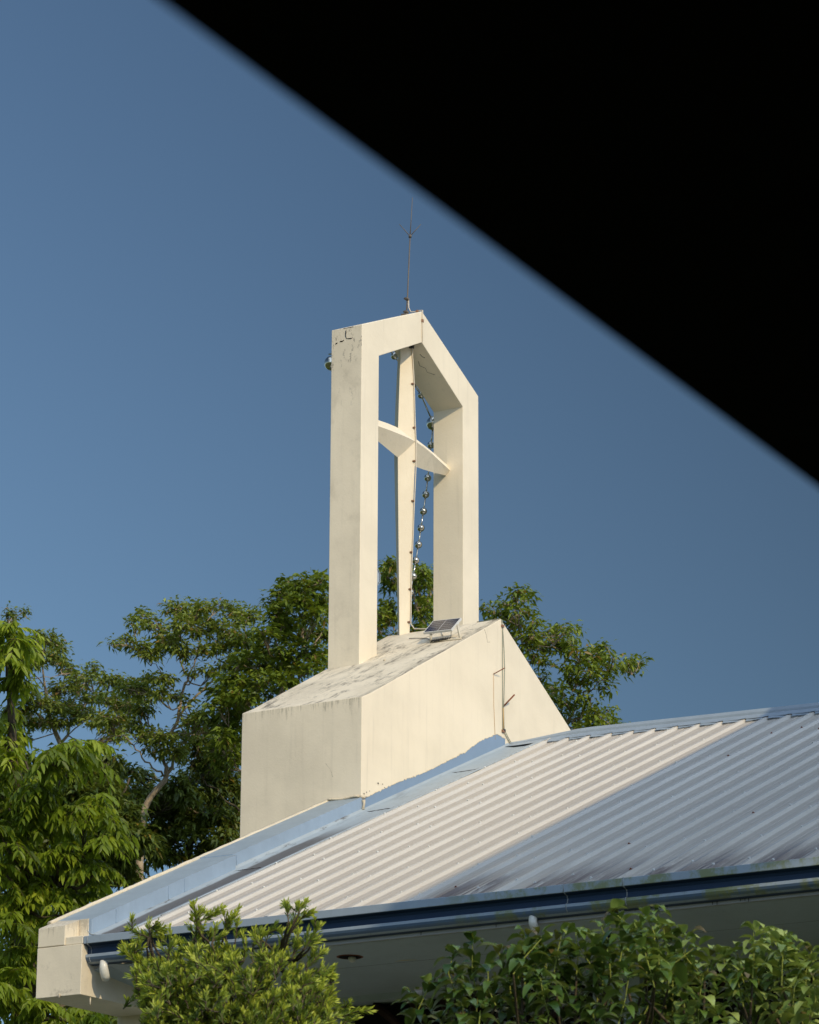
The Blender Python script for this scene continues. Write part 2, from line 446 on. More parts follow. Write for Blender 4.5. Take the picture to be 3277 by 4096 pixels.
# joints and torn sealant in the flashing
def seam(x0):
    mb = MB(); pts = []
    for i in range(15):
        t = i/14; y = -.005-.465*t
        x = x0 + .05*t + .03*mnoise.noise(Vector((t*6, x0, 0)))+(.10*max(0, t-.75))
        h = .004 if y > -.36 else .012+(-.36-y)*.1
        pts.append((x, y, rz(x, 0, h-.004)))
    mb.tube(pts, [.0018+.002*abs(math.sin(i*1.9+x0)) for i in range(15)], 5)
    return mb.build('flashing_joint', M['crack'], val, fix=False)
seam(-.02); seam(-2.42); seam(1.75)
mb = MB(); x = XE+.1
while x < 2.9:                                  # ragged sealant along the sheet edge
    l = random.uniform(.10, .34)
    if random.random() < .62:
        mb = MB(); pts = [(x+l*i/4, -.487-.010*random.random(), rz(x+l*i/4, 0, .014+random.uniform(0, .008))) for i in range(5)]
        mb.tube(pts, [random.uniform(.004, .012) for _ in range(5)], 5); mb.build('sealant_bead', M['sealant'], val, fix=False)
    x += l

# --- parapet: upper and lower run, coping top, cream outer nosing
def pz(x, off=0.): return RS*x + off
def par_run(x0, x1, yf, zo, name='parapet'):
    mb = MB()
    lo = [(x0, yf, rz(x0,0,-.12)), (x1, yf, rz(x1,0,-.12)), (x1, .375, rz(x1,0,-.12)), (x0, .375, rz(x0,0,-.12))]
    hi = [(x0, yf, pz(x0, zo)), (x1, yf, pz(x1, zo)), (x1, .375, pz(x1, zo+.004)), (x0, .375, pz(x0, zo+.004))]
    mb.add(lo+hi, [(3,2,1,0)], 0); mb.add(lo+hi, [(4,5,6,7)], 1)
    mb.add(lo+hi, [(0,1,5,4),(1,2,6,5),(2,3,7,6),(3,0,4,7)], 0)
    return mb
mb = par_run(-2.35, .02, -.002, 0.004); p1 = mb.build('parapet', [M['blue'], M['blue_top']], church, bevel=.010)
p1['label'] = 'upper run of the blue painted gable parapet'
mb = par_run(-4.655, -2.352, -.035, -.006); p2 = mb.build('parapet', [M['blue'], M['blue_top']], church, bevel=.010)
p2['label'] = 'lower run of the blue painted gable parapet'
# thin raised joints on the parapet face
for xx, yf in ((-2.30, -.004), (-3.22, -.037), (-3.48, -.037), (-4.30, -.037)):
    mb = MB(); mb.box((xx, yf-.004, pz(xx)-.135), (xx+.022, yf+.002, pz(xx)-.012)); mb.build('joint_strip', M['blue'], p1 if xx > -2.35 else p2)
mb = MB(); pts = []
for i in range(70):
    x = -4.70+4.72*i/69; pts.append((x, .392+.006*mnoise.noise(Vector((x*4, 0, 3))), pz(x, .000+.006*mnoise.noise(Vector((x*6, 0, 0))))))
mb.tube(pts, [.022+.004*mnoise.noise(Vector((i*.7, 2, 0))) for i in range(70)], 8)
mb.build('coping_nosing', M['raw'], church, fix=False)
mb = MB(); pts = [(.0-.012, y, .012+.006*math.sin(y*21)) for y in np.linspace(.02, .38, 14)]
mb.tube(pts, [.010+.004*abs(math.sin(i*2.1)) for i in range(14)], 6); mb.build('mortar_bead', M['raw'], church, fix=False)

# --- end pier below the parapet
pier = MB()
pier.box((-4.870, .100, -2.29), (-4.50, .385, -2.125))             # small top block
pier.box((-4.660, .001, -2.29), (-4.40, .100, -2.030))
pier.box((-4.858, -.083, -2.292), (-4.40, .099, -2.222))
po = pier.build('pier_top', M['pier'], church, bevel=.006)
# slanted shoulder on top of the pier that runs up into the parapet
mb = MB(); mb.hexa([(-4.868,.102,-2.126),(-4.60,.102,-2.126),(-4.60,.384,-2.126),(-4.868,.384,-2.126)],
                   [(-4.868,.102,-2.118),(-4.60,.102,-2.012),(-4.60,.384,-2.008),(-4.868,.384,-2.124)])
mb.build('pier_shoulder', M['pier'], church)
def bz(x): return -2.735 + .04*(x+4.87)
beam = MB()
beam.hexa([(-4.872,-.085,bz(-4.872)),(2*XC+4.87,-.085,-2.4),(2*XC+4.87,.386,-2.4),(-4.872,.386,bz(-4.872))],
          [(-4.872,-.085,-2.296),(2*XC+4.87,-.085,-2.2),(2*XC+4.87,.386,-2.2),(-4.872,.386,-2.296)])
beam.build('gable_beam', [M['pier']], church, bevel=.005)
gab = MB()                                       # gable wall between beam and parapet
gab.prism_y([(-4.45, -2.5), (2*XC+4.45, -2.5), (XC, rz(XC,0,-.02)), (-4.45, rz(-4.45,0,-.05))], .03, .370)
gab.build('gable_wall', M['wall'], church)
# drip stub under pier
mb = MB(); mb.tube([(-4.70, -.07, -2.735), (-4.70, -.07, -2.80)], .007, 6); mb.build('drip_stub', M['wire'], church, fix=False)
mb = MB(); mb.tube([(-4.88, .13, -2.715), (-4.885, .128, -2.75)], [.006, .009], 6); mb.build('drip_stub', M['raw'], church, fix=False)

# --- gutter: lip, dark throat, bead, curved belly
mb = MB(); ys = list(np.linspace(-.088, YF, 60))
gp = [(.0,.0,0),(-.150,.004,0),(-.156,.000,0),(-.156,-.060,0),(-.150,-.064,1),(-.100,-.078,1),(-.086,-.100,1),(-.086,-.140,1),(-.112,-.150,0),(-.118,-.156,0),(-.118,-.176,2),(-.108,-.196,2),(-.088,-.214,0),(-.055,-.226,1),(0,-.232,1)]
zg = -2.232; xg = -4.70
for y in ys:
    wv = .002*math.sin(y*2.2)
    for (dx, dz, mi) in gp: mb.v.append((xg+dx+.012*(y/12)+wv, y, zg+dz+.004*y/3))
k_ = len(gp)
for i in range(len(ys)-1):
    for j in range(k_-1):
        a = i*k_+j; mb.f.append([a, a+k_, a+k_+1, a+1]); mb.mi.append(gp[j][2]); mb.sm.append(False)
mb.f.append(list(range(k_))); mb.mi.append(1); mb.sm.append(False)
M['gutter_mid'] = paint('mid gutter blue', (.09, .14, .22), .45, .35, stain=moss)  # middle blue for the front of the belly
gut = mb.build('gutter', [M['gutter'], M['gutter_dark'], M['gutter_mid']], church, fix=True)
for y, w in ((-4.75, .010), (-.13, .006), (-.62, .004), (-5.28, .012)):
    mb = MB()
    for j in range(1, 12):
        a = gp[j]; b = gp[j+1]
        mb.tube([(xg+a[0]-.002, y, zg+a[1]-.006), (xg+b[0]-.002, y+.004, zg+b[1]-.006)], w*.5, 5)
    mb.build('gutter_joint', M['sealant'], gut, fix=False)

# --- fascia, soffit, downlight, pipes
mb = MB(); mb.box((-4.70, YF, -2.497), (-4.655, -.60, -2.23)); fas = mb.build('fascia_board', M['fascia'], church)
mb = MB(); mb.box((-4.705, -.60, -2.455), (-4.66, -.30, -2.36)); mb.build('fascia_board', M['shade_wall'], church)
for y in (-1.5, -3.35, -4.05, -5.2):
    mb = MB(); mb.tube([(-4.703, y, -2.49), (-4.703, y, -2.44)], .003, 4); mb.build('damp_streak', M['crack'], fas, fix=False)
for y in (-5.98, -6.22, -6.26, -6.29, -6.02):
    mb = MB(); mb.tube([(-4.706, y, -2.50+random.random()*.02), (-4.706, y-.004, -2.42)], [.003, .006], 4); mb.build('damp_streak', M['crack'], fas, fix=False)
sof = MB()
sof.box((-4.66, YF, -2.500), (-3.752, -.75, -2.480)); sof.box((-3.746, YF, -2.498), (-2.50, -.75, -2.478))
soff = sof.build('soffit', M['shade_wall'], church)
# concrete haunches where soffit dies into the gable beam
mb = MB()
A0=(-4.66,-.75,-2.49); A1=(-2.45,-.75,-2.485); B0=(-4.64,-.36,-2.455); B1=(-2.45,-.42,-2.60); C0=(-4.66,-.20,-2.44); C1=(-2.45,-.20,-2.70); D0=(-4.67,-.084,-2.49); D1=(-2.45,-.087,-2.66)
mb.add([A0,A1,B1,B0,C1,C0,D1,D0],[(0,1,2,3),(3,2,4,5),(5,4,6,7)])
hn = mb.build('soffit_haunch', M['shade_wall'], church); so = hn.modifiers.new('T','SOLIDIFY'); so.thickness=.01; so.offset=1
# seam line + torn patch
mb = MB(); mb.tube([(-3.749, -.8-i*.25, -2.4985) for i in range(40)], .0025, 4); mb.build('soffit_seam', M['crack'], soff, fix=False)
mb = MB(); mb.tube([(-3.82, -2.60, -2.4995), (-3.84, -2.70, -2.5), (-3.80, -2.80, -2.4995)], [.003,.010,.003], 5); mb.build('torn_patch', M['raw'], soff, fix=False)
# hole in the soffit on the right
mb = MB(); hole = [(-3.98,-4.62),(-3.86,-4.55),(-3.76,-4.80),(-3.78,-5.02),(-3.90,-5.12),(-3.99,-4.98),(-4.01,-4.80)]
mb.add([(x,y,-2.5015) for x,y in hole],[tuple(range(7))]); mb.build('soffit_hole', M['darkin'], soff)
lamp = MB()
for r0, r1, z0, z1, mi in ((.115,.098,-2.5015,-2.506,0),(.098,.094,-2.506,-2.49,0)):
    for i in range(28):
        a=2*math.pi*i/28; b=2*math.pi*(i+1)/28
        c=lambda r,t,z:( -4.186+r*math.cos(t), -2.367+r*math.sin(t), z)
        lamp.add([c(r0,a,z0),c(r0,b,z0),c(r1,b,z1),c(r1,a,z1)],[(0,1,2,3)],0)
ld = lamp.build('downlight', M['rust'], soff)
mb = MB(); mb.add([(-4.186+.097*math.cos(i*.2244), -2.367+.097*math.sin(i*.2244), -2.503) for i in range(28)], [tuple(range(28))]); mb.build('downlight_recess', M['darkin'], soff)
mb = MB(); mb.sphere((-4.17,-2.38,-2.515), .034, 14, 10); mb.build('light_bulb', M['pvc'], soff, fix=False)
# plastic outlets under the gutter
def outlet(y, dirx, name='downspout'):
    mb = MB(); x = -4.765
    path = [(x, y, -2.44), (x, y, -2.50), (x+.010, y, -2.53), (x+.028, y+.004, -2.56), (x+.060, y+.01, -2.59)] if dirx else [(x,y,-2.44),(x,y,-2.50),(x+.02,y,-2.53),(x+.06,y,-2.55)]
    mb.tube(path, [.034,.038,.040,.040,.037] if dirx else [.034,.036,.033,.028], 18)
    return mb.build(name, M['pvc'], church, fix=False)
d1 = outlet(-.245, True); d1['label'] = 'white plastic outlet elbow at the corner end of the gutter'
d2 = outlet(-4.42, False); d2['label'] = 'short white outlet stub half way along the gutter'

# --- walls with dark fan grilles
mb = MB()
mb.box((-2.50, YF, -2.552), (-2.2, .37, -2.47))
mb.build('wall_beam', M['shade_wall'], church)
mb = MB()
mb.box((-2.47, -1.25, GROUND), (-2.22, .365, -2.553))
for k in range(4):
    y = -1.25-3.0*k-2.55
    mb.box((-2.47, y-.45, GROUND), (-2.22, y, -2.553))
mb.box((-2.46, YF, GROUND), (-2.22, -1.25, -6.2))
sw = mb.build('side_wall', M['shade_wall'], church)
for k in range(4):
    ya = -1.25-3.0*k; yb = ya-2.55; yc = (ya+yb)/2
    mb = MB(); mb.box((-2.30, yb, -6.2), (-2.26, ya, -2.553)); wn = mb.build('grille_window', M['darkin'], church)
    mb = MB()
    for zc in (-3.35, -5.2):
        for i in range(20):
            a = 2*math.pi*i/20+.05
            r1 = 1.25
            p0 = (-2.36, yc+.16*math.cos(a), zc+.16*math.sin(a)); p1 = (-2.36, yc+r1*math.cos(a), zc+min(.9, max(-.9, r1*math.sin(a))))
            mb.tube([p0, p1], [.012, .045], 4)
    mb.build('fan_grille', M['slat'], wn, fix=False)
mb = MB()
mb.box((-2.2, -.02, GROUND), (2*XC+2.2, .33, -2.45)); mb.box((-3.62, -.080, GROUND), (-2.15, .382, -2.60)); mb.build('gable_wall', M['wall'], church)
mb = MB(); mb.box((2*XC+2.0, YF, GROUND), (2*XC+2.3, .3, -2.3)); mb.box((-2.2, YF, GROUND), (2*XC+2.2, YF+.2, -2.3))
mb.add([(-4.6,YF+.02,-2.4),(2*XC+4.6,YF+.02,-2.4),(XC-.8,YF+.02,rz(XC-.8,YF)-.01)],[(0,1,2)]); mb.build('rear_wall', M['wall'], church)

# ------------------------------------------------------------------ bell tower
tower = empty('bell_tower', (XC, .7, GROUND), 'white concrete bell tower with open gabled arch and star shaped cross above the roof end', 'bell tower')
mb = MB()
W2 = 2*XC
prof = [(0, GROUND), (0, 1.046), (.196, 1.136), (XC, 2.611), (W2-.196, 1.136), (W2, 1.046), (W2, GROUND)]
mb.prism_y(prof, 0., 1.432, 0, side_mi=[1, 2, 2, 2, 2, 0, 0], cap_mi=0)
mb.build('tower_base', [M['wall'], M['wall_side'], M['slope']], tower, bevel=.007)
x1, x2, xa = 1.6643, 4.3540, 3.0095; ya, yb = 1.0195, 1.411
ze, za, xi1, xi2, zie, zia = 5.8065, 6.4147, 2.0415, 3.9789, 5.559, 6.0359
mb = MB(); zb = 1.6
prof = [(x1,zb),(x1,ze),(xa,za),(x2,ze),(x2,zb),(xi2,zb),(xi2,zie),(xa,zia),(xi1,zie),(xi1,zb)]
n = len(prof)
v = [(x,ya,z) for x,z in prof]+[(x,yb,z) for x,z in prof]
fs = [(i,(i+1)%n,n+(i+1)%n,n+i) for i in range(n)]
caps = [(0,1,8,9),(1,2,7,8),(2,3,6,7),(3,4,5,6)]
base = len(mb.v)
mb.v += v
for i, f in enumerate(fs): mb.f.append(list(f)); mb.mi.append(1 if i == 0 else 0); mb.sm.append(False)
for c in caps:
    mb.f.append(list(reversed(c))); mb.mi.append(0); mb.sm.append(False)
    mb.f.append([n+i for i in c]); mb.mi.append(0); mb.sm.append(False)
arch = mb.build('bell_arch', [M['wall'], M['wall_arch']], tower, bevel=.006)
# star cross: diamond section, thickest where the arms meet
mb = MB(); cx, cy, cz = 3.010, 1.240, 4.855
def star(axis, stations, mb):
    base = len(mb.v)
    for (t, a, b, dz) in stations:               # a: half depth (y), b: half width across
        if axis == 'z': ring = [(cx,cy-a,t),(cx+b,cy,t),(cx,cy+a,t),(cx-b,cy,t)]
        else: ring = [(t,cy-a,dz[0]),(t,cy,dz[1]),(t,cy+a,dz[0]),(t,cy,b)]
        mb.v += ring
    m = len(stations)
    for k in range(m-1):
        for i in range(4):
            j=(i+1)%4; mb.f.append([base+k*4+i,base+k*4+j,base+(k+1)*4+j,base+(k+1)*4+i]); mb.mi.append(0); mb.sm.append(False)
    mb.f.append([base+i for i in range(4)]); mb.mi.append(0); mb.sm.append(False)
    mb.f.append([base+(m-1)*4+i for i in range(4)]); mb.mi.append(0); mb.sm.append(False)
star('z', [(2.50,.070,.095,0),(3.3,.094,.117,0),(4.1,.119,.140,0),(cz,.140,.157,0),(5.3,.125,.138,0),(5.7,.106,.117,0),(6.03,.086,.093,0)], mb)
cr = mb.build('cross', M['wall'], tower)
mb = MB()
star('x', [(2.02,.050,4.893,(4.812,4.757)),(2.25,.080,4.932,(4.824,4.727)),(2.43,.100,4.955,(4.836,4.701)),(2.62,.118,4.979,(4.846,4.675)),(2.80,.132,4.994,(4.853,4.650)),(cx,.141,5.004,(4.858,4.628)),(3.22,.132,4.992,(4.855,4.650)),(3.45,.113,4.970,(4.842,4.674)),(3.69,.088,4.942,(4.822,4.708)),(3.99,.050,4.893,(4.810,4.757))], mb)
arm = mb.build('cross_arm', M['wall'], tower)
# blue paint band round the foot of the tower, with a ragged upper edge
mb = MB(); N_ = 320; top = []; botm = []
for i in range(N_+1):
    x = .015 + 3.04*i/N_
    t = .010 + .035*mnoise.noise(Vector((x*1.1, 4, 0))) + .010*mnoise.noise(Vector((x*9, 1, 0)))+.012*mnoise.noise(Vector((x*31, 1, 5)))+.008*mnoise.noise(Vector((x*83, 2, 5)))
    if x > 2.15: t += .055*min(1, (x-2.15)*3)
    if x > 2.86: t -= .5*(x-2.86)
    top.append((x, -.003, pz(x, -.028+t))); botm.append((x, -.003, rz(x, 0, -.02)))
mb.add(botm+top, [(i, i+1, N_+2+i, N_+1+i) for i in range(N_)])
bb = mb.build('base_band', M['bluedeep'], tower); so = bb.modifiers.new('T','SOLIDIFY'); so.thickness=.003; so.offset=1
mb = MB(); pts = [(p[0], -.006, p[2]+.004) for p in top]
mb.tube(pts, [.002+.006*abs(mnoise.noise(Vector((i*.17,0,0)))) for i in range(len(pts))], 5); mb.build('mortar_bead', M['raw'], tower, fix=False)
# broken plaster at the near corner
for (x, z, r) in ((.33, .215, .012), (.42,.225,.007), (.46,.20,.006), (.10,.075,.008), (.05,.05,.010),(.16,.10,.006)):
    mb = MB(); mb.add([(x+r*(1+.5*math.sin(k*2.4))*math.cos(k*.9), -.004, z+r*.7*(1+.4*math.cos(k*3.1))*math.sin(k*.9)) for k in range(7)], [tuple(range(7))]); mb.build('chipped_spot', M['crack'], tower)
mb = MB(); mb.tube([(.02,-.012,-.02),(.03,-.015,-.06),(.015,-.012,-.12)],[.022,.013,.016],6); mb.tube([(-.01,.01,.012),(.04,-.012,.01),(.09,-.01,.03)],[.012,.018,.006],6)
mb.build('mortar_lump', M['raw'], tower, fix=False)
# cracks
def crack(name, pts, parent, w=.005, mat='crack'):
    mb = MB(); mb.tube(pts, [w*(.4+.9*abs(math.sin(i*2.3+w*900))) for i in range(len(pts))], 4); return mb.build(name, M[mat], parent, fix=False)
X = x1-.0005
crack('crack', [(X,1.225,5.77),(X,1.228,5.71),(X,1.218,5.675),(X,1.19,5.67),(X,1.15,5.665)], arch, .0055)
crack('crack', [(X,1.30,5.655),(X,1.275,5.652),(X,1.25,5.662)], arch, .006)
crack('crack', [(X,1.36,5.63),(X,1.348,5.645),(X,1.335,5.64)], arch, .007)
crack('crack', [(X,1.26,5.80),(X,1.20,5.80),(X,1.13,5.80)], arch, .004)
def soff_pt(x, y): return (x, y, zia-(zia-zie)/(xi2-xa)*(x-xa)-.001)
crack('crack', [soff_pt(3.25,1.20), soff_pt(3.31,1.22), soff_pt(3.36,1.17), soff_pt(3.42,1.18), soff_pt(3.47,1.11)], arch, .0022)
crack('crack', [soff_pt(3.16,1.13), soff_pt(3.20,1.12), soff_pt(3.22,1.10)], arch, .004)
crack('crack', [(-.0003,.42,.40),(-.0003,.37,.34),(-.0003,.35,.30),(-.0003,.335,.25)], tower, .0011, 'hair')
crack('crack', [(2.60,-.0005,2.40),(2.645,-.0005,2.335),(2.67,-.0005,2.27),(2.72,-.0005,2.285)], tower, .0016, 'hair')
crack('crack', [(2.06,.88,2.125+.0),(2.03,.80,2.108),(2.0,.74,2.093)], tower, .0014, 'hair')

# ------------------------------------------------------------------ rosary of steel beads behind the arch
ros = empty('rosary', (3.9, 1.54, 5.5), 'giant rosary of polished steel beads strung behind the arch', 'rosary')
YR = 1.54
right = [(3.286,6.055,0),(3.50,5.975,0),(3.737,5.861,0),(3.915,5.775,0),(4.205,5.513,1),(4.149,5.229,0),(4.118,5.012,0),(4.076,4.805,0),(4.03,4.588,0),(3.975,4.369,0),(3.918,4.15,0),(3.861,3.933,0),(3.798,3.727,0),(3.742,3.523,0),(3.672,3.318,0),(3.516,3.036,1),(3.399,2.772,0),(3.30,2.60,0)]
left = [(2*3.01-x+(.07 if z > 5.4 else .12+.05*(5.4-z)), z, b) for x, z, b in right[1:12]]
chain = list(reversed(left)) + [(3.01, 6.16, 0)] + right
sb = {}
for b in (0, 1):
    t = MB(); r = .083 if b else .0435
    t.sphere((0,0,0), r, 28, 18)
    t.tube([(0,0,-r-.006),(0,0,-r+.004)], .010, 10); t.tube([(0,0,r-.004),(0,0,r+.006)], .010, 10)
    me = bpy.data.meshes.new('bead'); me.from_pydata(t.v, [], t.f); me.polygons.foreach_set('use_smooth', t.sm); me.materials.append(M['steel']); me.update(); sb[b] = me
for i, (x, z, b) in enumerate(chain):
    o = bpy.data.objects.new('bead', sb[b]); COL.objects.link(o); o.parent = ros; o.location = Vector((x, YR, z))-ros.location
    if 0 < i < len(chain)-1:
        dx = chain[i+1][0]-chain[i-1][0]; dz = chain[i+1][1]-chain[i-1][1]
        o.rotation_euler = (0, math.atan2(dx, dz), 0)
mb = MB()
for i in range(len(chain)-1):
    a, b = chain[i], chain[i+1]; mb.tube([(a[0],YR,a[1]),(b[0],YR,b[1])], .0095, 10)
mb.build('link_rod', M['steel'], ros, fix=False)
mb = MB()                                        # octagonal centre medal and its stay rods
cxm, czm = 2.885, 3.30
oc = lambda y, r: [(cxm+r*math.cos(math.pi/8+k*math.pi/4), y, czm+1.05*r*math.sin(math.pi/8+k*math.pi/4)) for k in range(8)]
a_, b_, c_ = oc(YR-.012,.105), oc(YR+.012,.105), oc(YR-.012,.094)
mb.add(a_+b_, [(i,(i+1)%8,8+(i+1)%8,8+i) for i in range(8)]); mb.add(b_, [tuple(range(8))]); mb.add(a_+c_, [(i,(i+1)%8,8+(i+1)%8,8+i) for i in range(8)])
mb.add([(p[0],p[1]+.004,p[2]) for p in c_], [tuple(reversed(range(8)))])
mb.build('medal', M['steel'], ros)
mb = MB(); mb.tube([(chain[0][0],YR,chain[0][1]),(2.2,YR,3.55),(cxm,YR,czm+.11)], .008, 8); mb.build('link_rod', M['steel'], ros, fix=False)
for x, z in ((x1+.16, 5.60), (x2-.12, 5.60), (xa, 6.17)):
    mb = MB(); mb.tube([(x, yb-.02, z), (x, YR, z-.0)], .010, 8); mb.build('hanger', M['steel'], ros, fix=False)

# ------------------------------------------------------------------ lightning rod
rod = empty('lightning_rod', (2.998, 1.215, 6.415), 'slim weathered lightning rod with three prongs on the arch apex', 'lightning rod')
RB = [(2.990,1.215,6.37),(3.014,1.215,6.604),(3.071,1.215,7.401)]
mb = MB(); mb.tube(RB, [.0085,.008,.007], 8); mb.build('mast', M['mast'], rod, fix=False)
top_ = (3.071,1.215,7.401)
for tip in ((3.122,1.215,7.905), tuple(np.array(top_)-R*.125+np.array([0,0,.150])), tuple(np.array(top_)+R*.125+np.array([0,0,.150]))):
    mb = MB(); mb.tube([top_, tip], [.0055, .0035], 6); mb.build('prong', M['mast'], rod, fix=False)
mb = MB(); mb.tube([top_, (3.19,1.285,7.515)], [.0055,.0035], 6); mb.build('prong', M['mast'], rod, fix=False)
mb = MB(); mb.tube([(3.069,1.215,7.385),(3.073,1.215,7.415)], .018, 10); mb.build('collar', M['mast'], rod, fix=False)
for z in (6.435, 6.60):
    x = 2.995+.07*(z-6.41)
    mb = MB(); mb.box((x-.035,1.195,z-.010),(x+.018,1.235,z+.012)); mb.tube([(x-.03,1.19,z),(x-.03,1.24,z)],.008,6); mb.build('clamp', M['mast'], rod)
mb = MB(); mb.box((2.93,1.18,6.375),(3.03,1.25,6.40)); mb.build('foot_plate', M['mast'], rod)

# ------------------------------------------------------------------ down conductor along apex, cross and ridge
wire = empty('down_conductor', (3.01, 1.0, 6.0), 'cream conductor cable clipped down the front ridge of the cross', 'cable')
mb = MB()
def fr(z):                                       # front ridge of the cross
    st = [(2.50,.070),(3.3,.094),(4.1,.119),(cz,.142),(5.3,.125),(5.7,.106),(6.03,.086)]
    return cy - np.interp(z, [s[0] for s in st], [s[1] for s in st])
mb.tube([(3.022,1.205,6.60),(3.028,1.205,6.50),(3.03,1.18,6.445),(3.03,1.10,6.432),(3.012,1.05,6.432),(3.010,1.012,6.425),(3.008,1.011,6.30),(3.008,1.011,6.04),(3.010,1.03,6.028),(3.01,1.12,6.022)], .0065, 8)
pts = [(3.004+.004*math.sin(z*7), fr(z)-.008-.010*max(0,math.sin(z*3.2)), z) for z in np.linspace(6.01, 2.72, 46)]
pts += [(3.0,1.10,2.655),(2.98,.98,2.632),(2.93,.80,2.600),(2.70,.58,2.48),(2.50,.46,2.37)]
mb.tube(pts, .0065, 8); mb.build('cable', M['wire'], wire, fix=False)
for z in (5.55, 5.02, 4.62, 4.15, 3.55, 3.12, 2.74):
    mb = MB(); y = fr(z); mb.box((2.982,y-.012,z-.008),(3.014,y+.018,z+.009)); mb.build('clip', M['brownclip'], wire, bevel=.003)
mb = MB(); mb.box((2.992,1.002,6.28),(3.026,1.022,6.315)); mb.build('clip', M['brownclip'], wire, bevel=.003)
mb = MB(); mb.box((2.985,1.13,5.985),(3.03,1.18,6.03)); mb.build('clip', M['black'], wire, bevel=.003)
mb = MB(); mb.box((3.0,1.07,6.415),(3.035,1.10,6.442)); mb.build('clip', M['brownclip'], wire, bevel=.003)

# wires down the front of the tower base
wc = empty('wall_cables', (3.0, 0, 2.5), 'pair of thin grey green cables running down the tower front below its peak', 'cable')
mb = MB(); mb.tube([(2.985,.30,2.618),(2.985,.02,2.617),(2.985,-.008,2.60),(3.006,-.008,2.50),(2.998,-.008,2.2),(2.999,-.008,1.62),(3.0,-.008,1.37),(3.07,-.008,1.31),(3.215,-.008,1.215)], .0035, 6); mb.build('cable', M['greenwire'], wc, fix=False)
mb = MB(); mb.tube([(2.990,.30,2.622),(2.992,.02,2.620),(2.992,-.010,2.60),(3.010,-.009,2.48),(3.035,-.009,2.28),(3.045,-.009,2.08),(3.03,-.009,1.75),(3.018,-.009,1.62),(3.030,-.009,1.38),(3.10,-.009,1.32),(3.245,-.009,1.225)], .0035, 6); mb.build('cable', M['greenwire'], wc, fix=False)
mb = MB(); mb.tube([(3.0,-.012,1.61),(3.012,-.012,1.37)], .0045, 6); mb.build('cable', M['orangewire'], wc, fix=False)
for (x, z, m_) in ((3.005, 2.535, 'brownclip'), (3.025, 1.365, 'black'), (3.004,1.35,'brownclip')):
    mb = MB(); mb.box((x-.022,-.020,z-.014),(x+.022,.002,z+.014)); mb.build('clip', M[m_], wc, bevel=.003)
ob = empty('orange_wire', (2.8, 0, 1.9), 'faint orange wire with a rusty bar, left of the grey green cables', 'wire')
mb = MB(); mb.tube([(2.797,-.006,1.94),(2.800,-.006,1.6),(2.83,-.006,1.22)], .0022, 5); mb.build('cable', M['orangewire'], ob, fix=False)
mb = MB(); mb.tube([(2.797,-.004,1.942),(2.88,-.10,2.02)], .0055, 6); mb.build('rusty_bar', M['rust'], ob, fix=False)
mb = MB(); mb.tube([(3.022,.0,1.63),(3.10,-.10,1.77)], .0085, 6)
rb = mb.build('steel_bar', M['rust'], None, fix=False); tag(rb, 'rusty bar sticking out of the tower front beside the grey green cables', 'steel bar')

# ------------------------------------------------------------------ solar panel
sp = empty('solar_panel', (2.2, .3, 2.2), 'small tilted solar panel on a bracket on the weathered tower slope', 'solar panel')
def panel_part(name, w, h, t, mat, zoff, bev=.002):
    mb = MB(); mb.box((-w/2,-h/2,-t/2),(w/2,h/2,t/2)); me = bpy.data.meshes.new(name)
    me.from_pydata(mb.v, [], mb.f); me.materials.append(mat); me.update()
    o = bpy.data.objects.new(name, me); COL.objects.link(o); o.parent = sp
    return o
e1_ = Vector((0, -1, -.04)).normalized(); e2_ = Vector((.20, -.02, .178)).normalized(); e2_ = (e2_-e1_*e2_.dot(e1_)).normalized(); e3_ = e1_.cross(e2_)
if e3_.z < 0: e1_ = -e1_; e3_ = e1_.cross(e2_)
rot = Matrix((e1_, e2_, e3_)).transposed().to_4x4()
pc = Vector((2.30, .352, 2.408))
for name, w, h, t, mat, off in (('panel_frame', .350, .272, .024, M['alu'], 0), ('panel_glass', .330, .252, .004, M['cell'], .0115)):
    o = panel_part(name, w, h, t, mat, off)
    o.matrix_basis = Matrix.Translation(pc-Vector(sp.location)+e3_*off) @ rot
mb = MB(); mb.box((-.006,-.006,0),(0,0,0))
def strut(p, q, w, mat, name):
    mb = MB(); mb.tube([p, q], w, 4); return mb.build(name, mat, sp, fix=False)
strut((2.225,.455,2.325), (2.235,.458,2.222), .014, M['legpaint'], 'leg')
strut((2.31,.172,2.40), (2.20,.075,2.205), .014, M['legpaint'], 'leg')
strut((2.235,.470,2.228), (2.185,.060,2.200), .010, M['legpaint'], 'base_rail')
cb = MB()
for k in range(5):
    pts = []
    for i in range(26):
        a = i*.5+k; rr = .075+.03*math.sin(k*2+i)
        x = 2.215+.5*rr*math.cos(a)*.5; y = .31-.22*(i/26-.5)*.9+rr*.35*math.sin(a)+.01*k
        pts.append((x, y, 1.136+.5305*(x-.196)+.012+.022*abs(math.sin(i*1.3+k))))
    cb.tube(pts, .0042, 5)
c_o = cb.build('cable_coil', M['black'], None, fix=False); tag(c_o, 'tangled black cable coil lying under the solar panel', 'cable coil')
cb = MB(); sl = lambda x, y, h=.008: (x, y, 1.136+.5305*(x-.196)+h)
cb.tube([sl(2.62,.95), sl(2.56,.84,.012), sl(2.52,.72), sl(2.44,.62,.014), sl(2.36,.54), sl(2.30,.44,.010), sl(2.25,.36,.012)], .004, 5)
cb.tube([(2.30,.26,2.39),(2.29,.24,2.33),(2.25,.22,2.25)], .003, 5)
c2 = cb.build('panel_cable', M['black'], None, fix=False); tag(c2, 'thin dark cable snaking from the cross foot to the solar panel', 'cable')
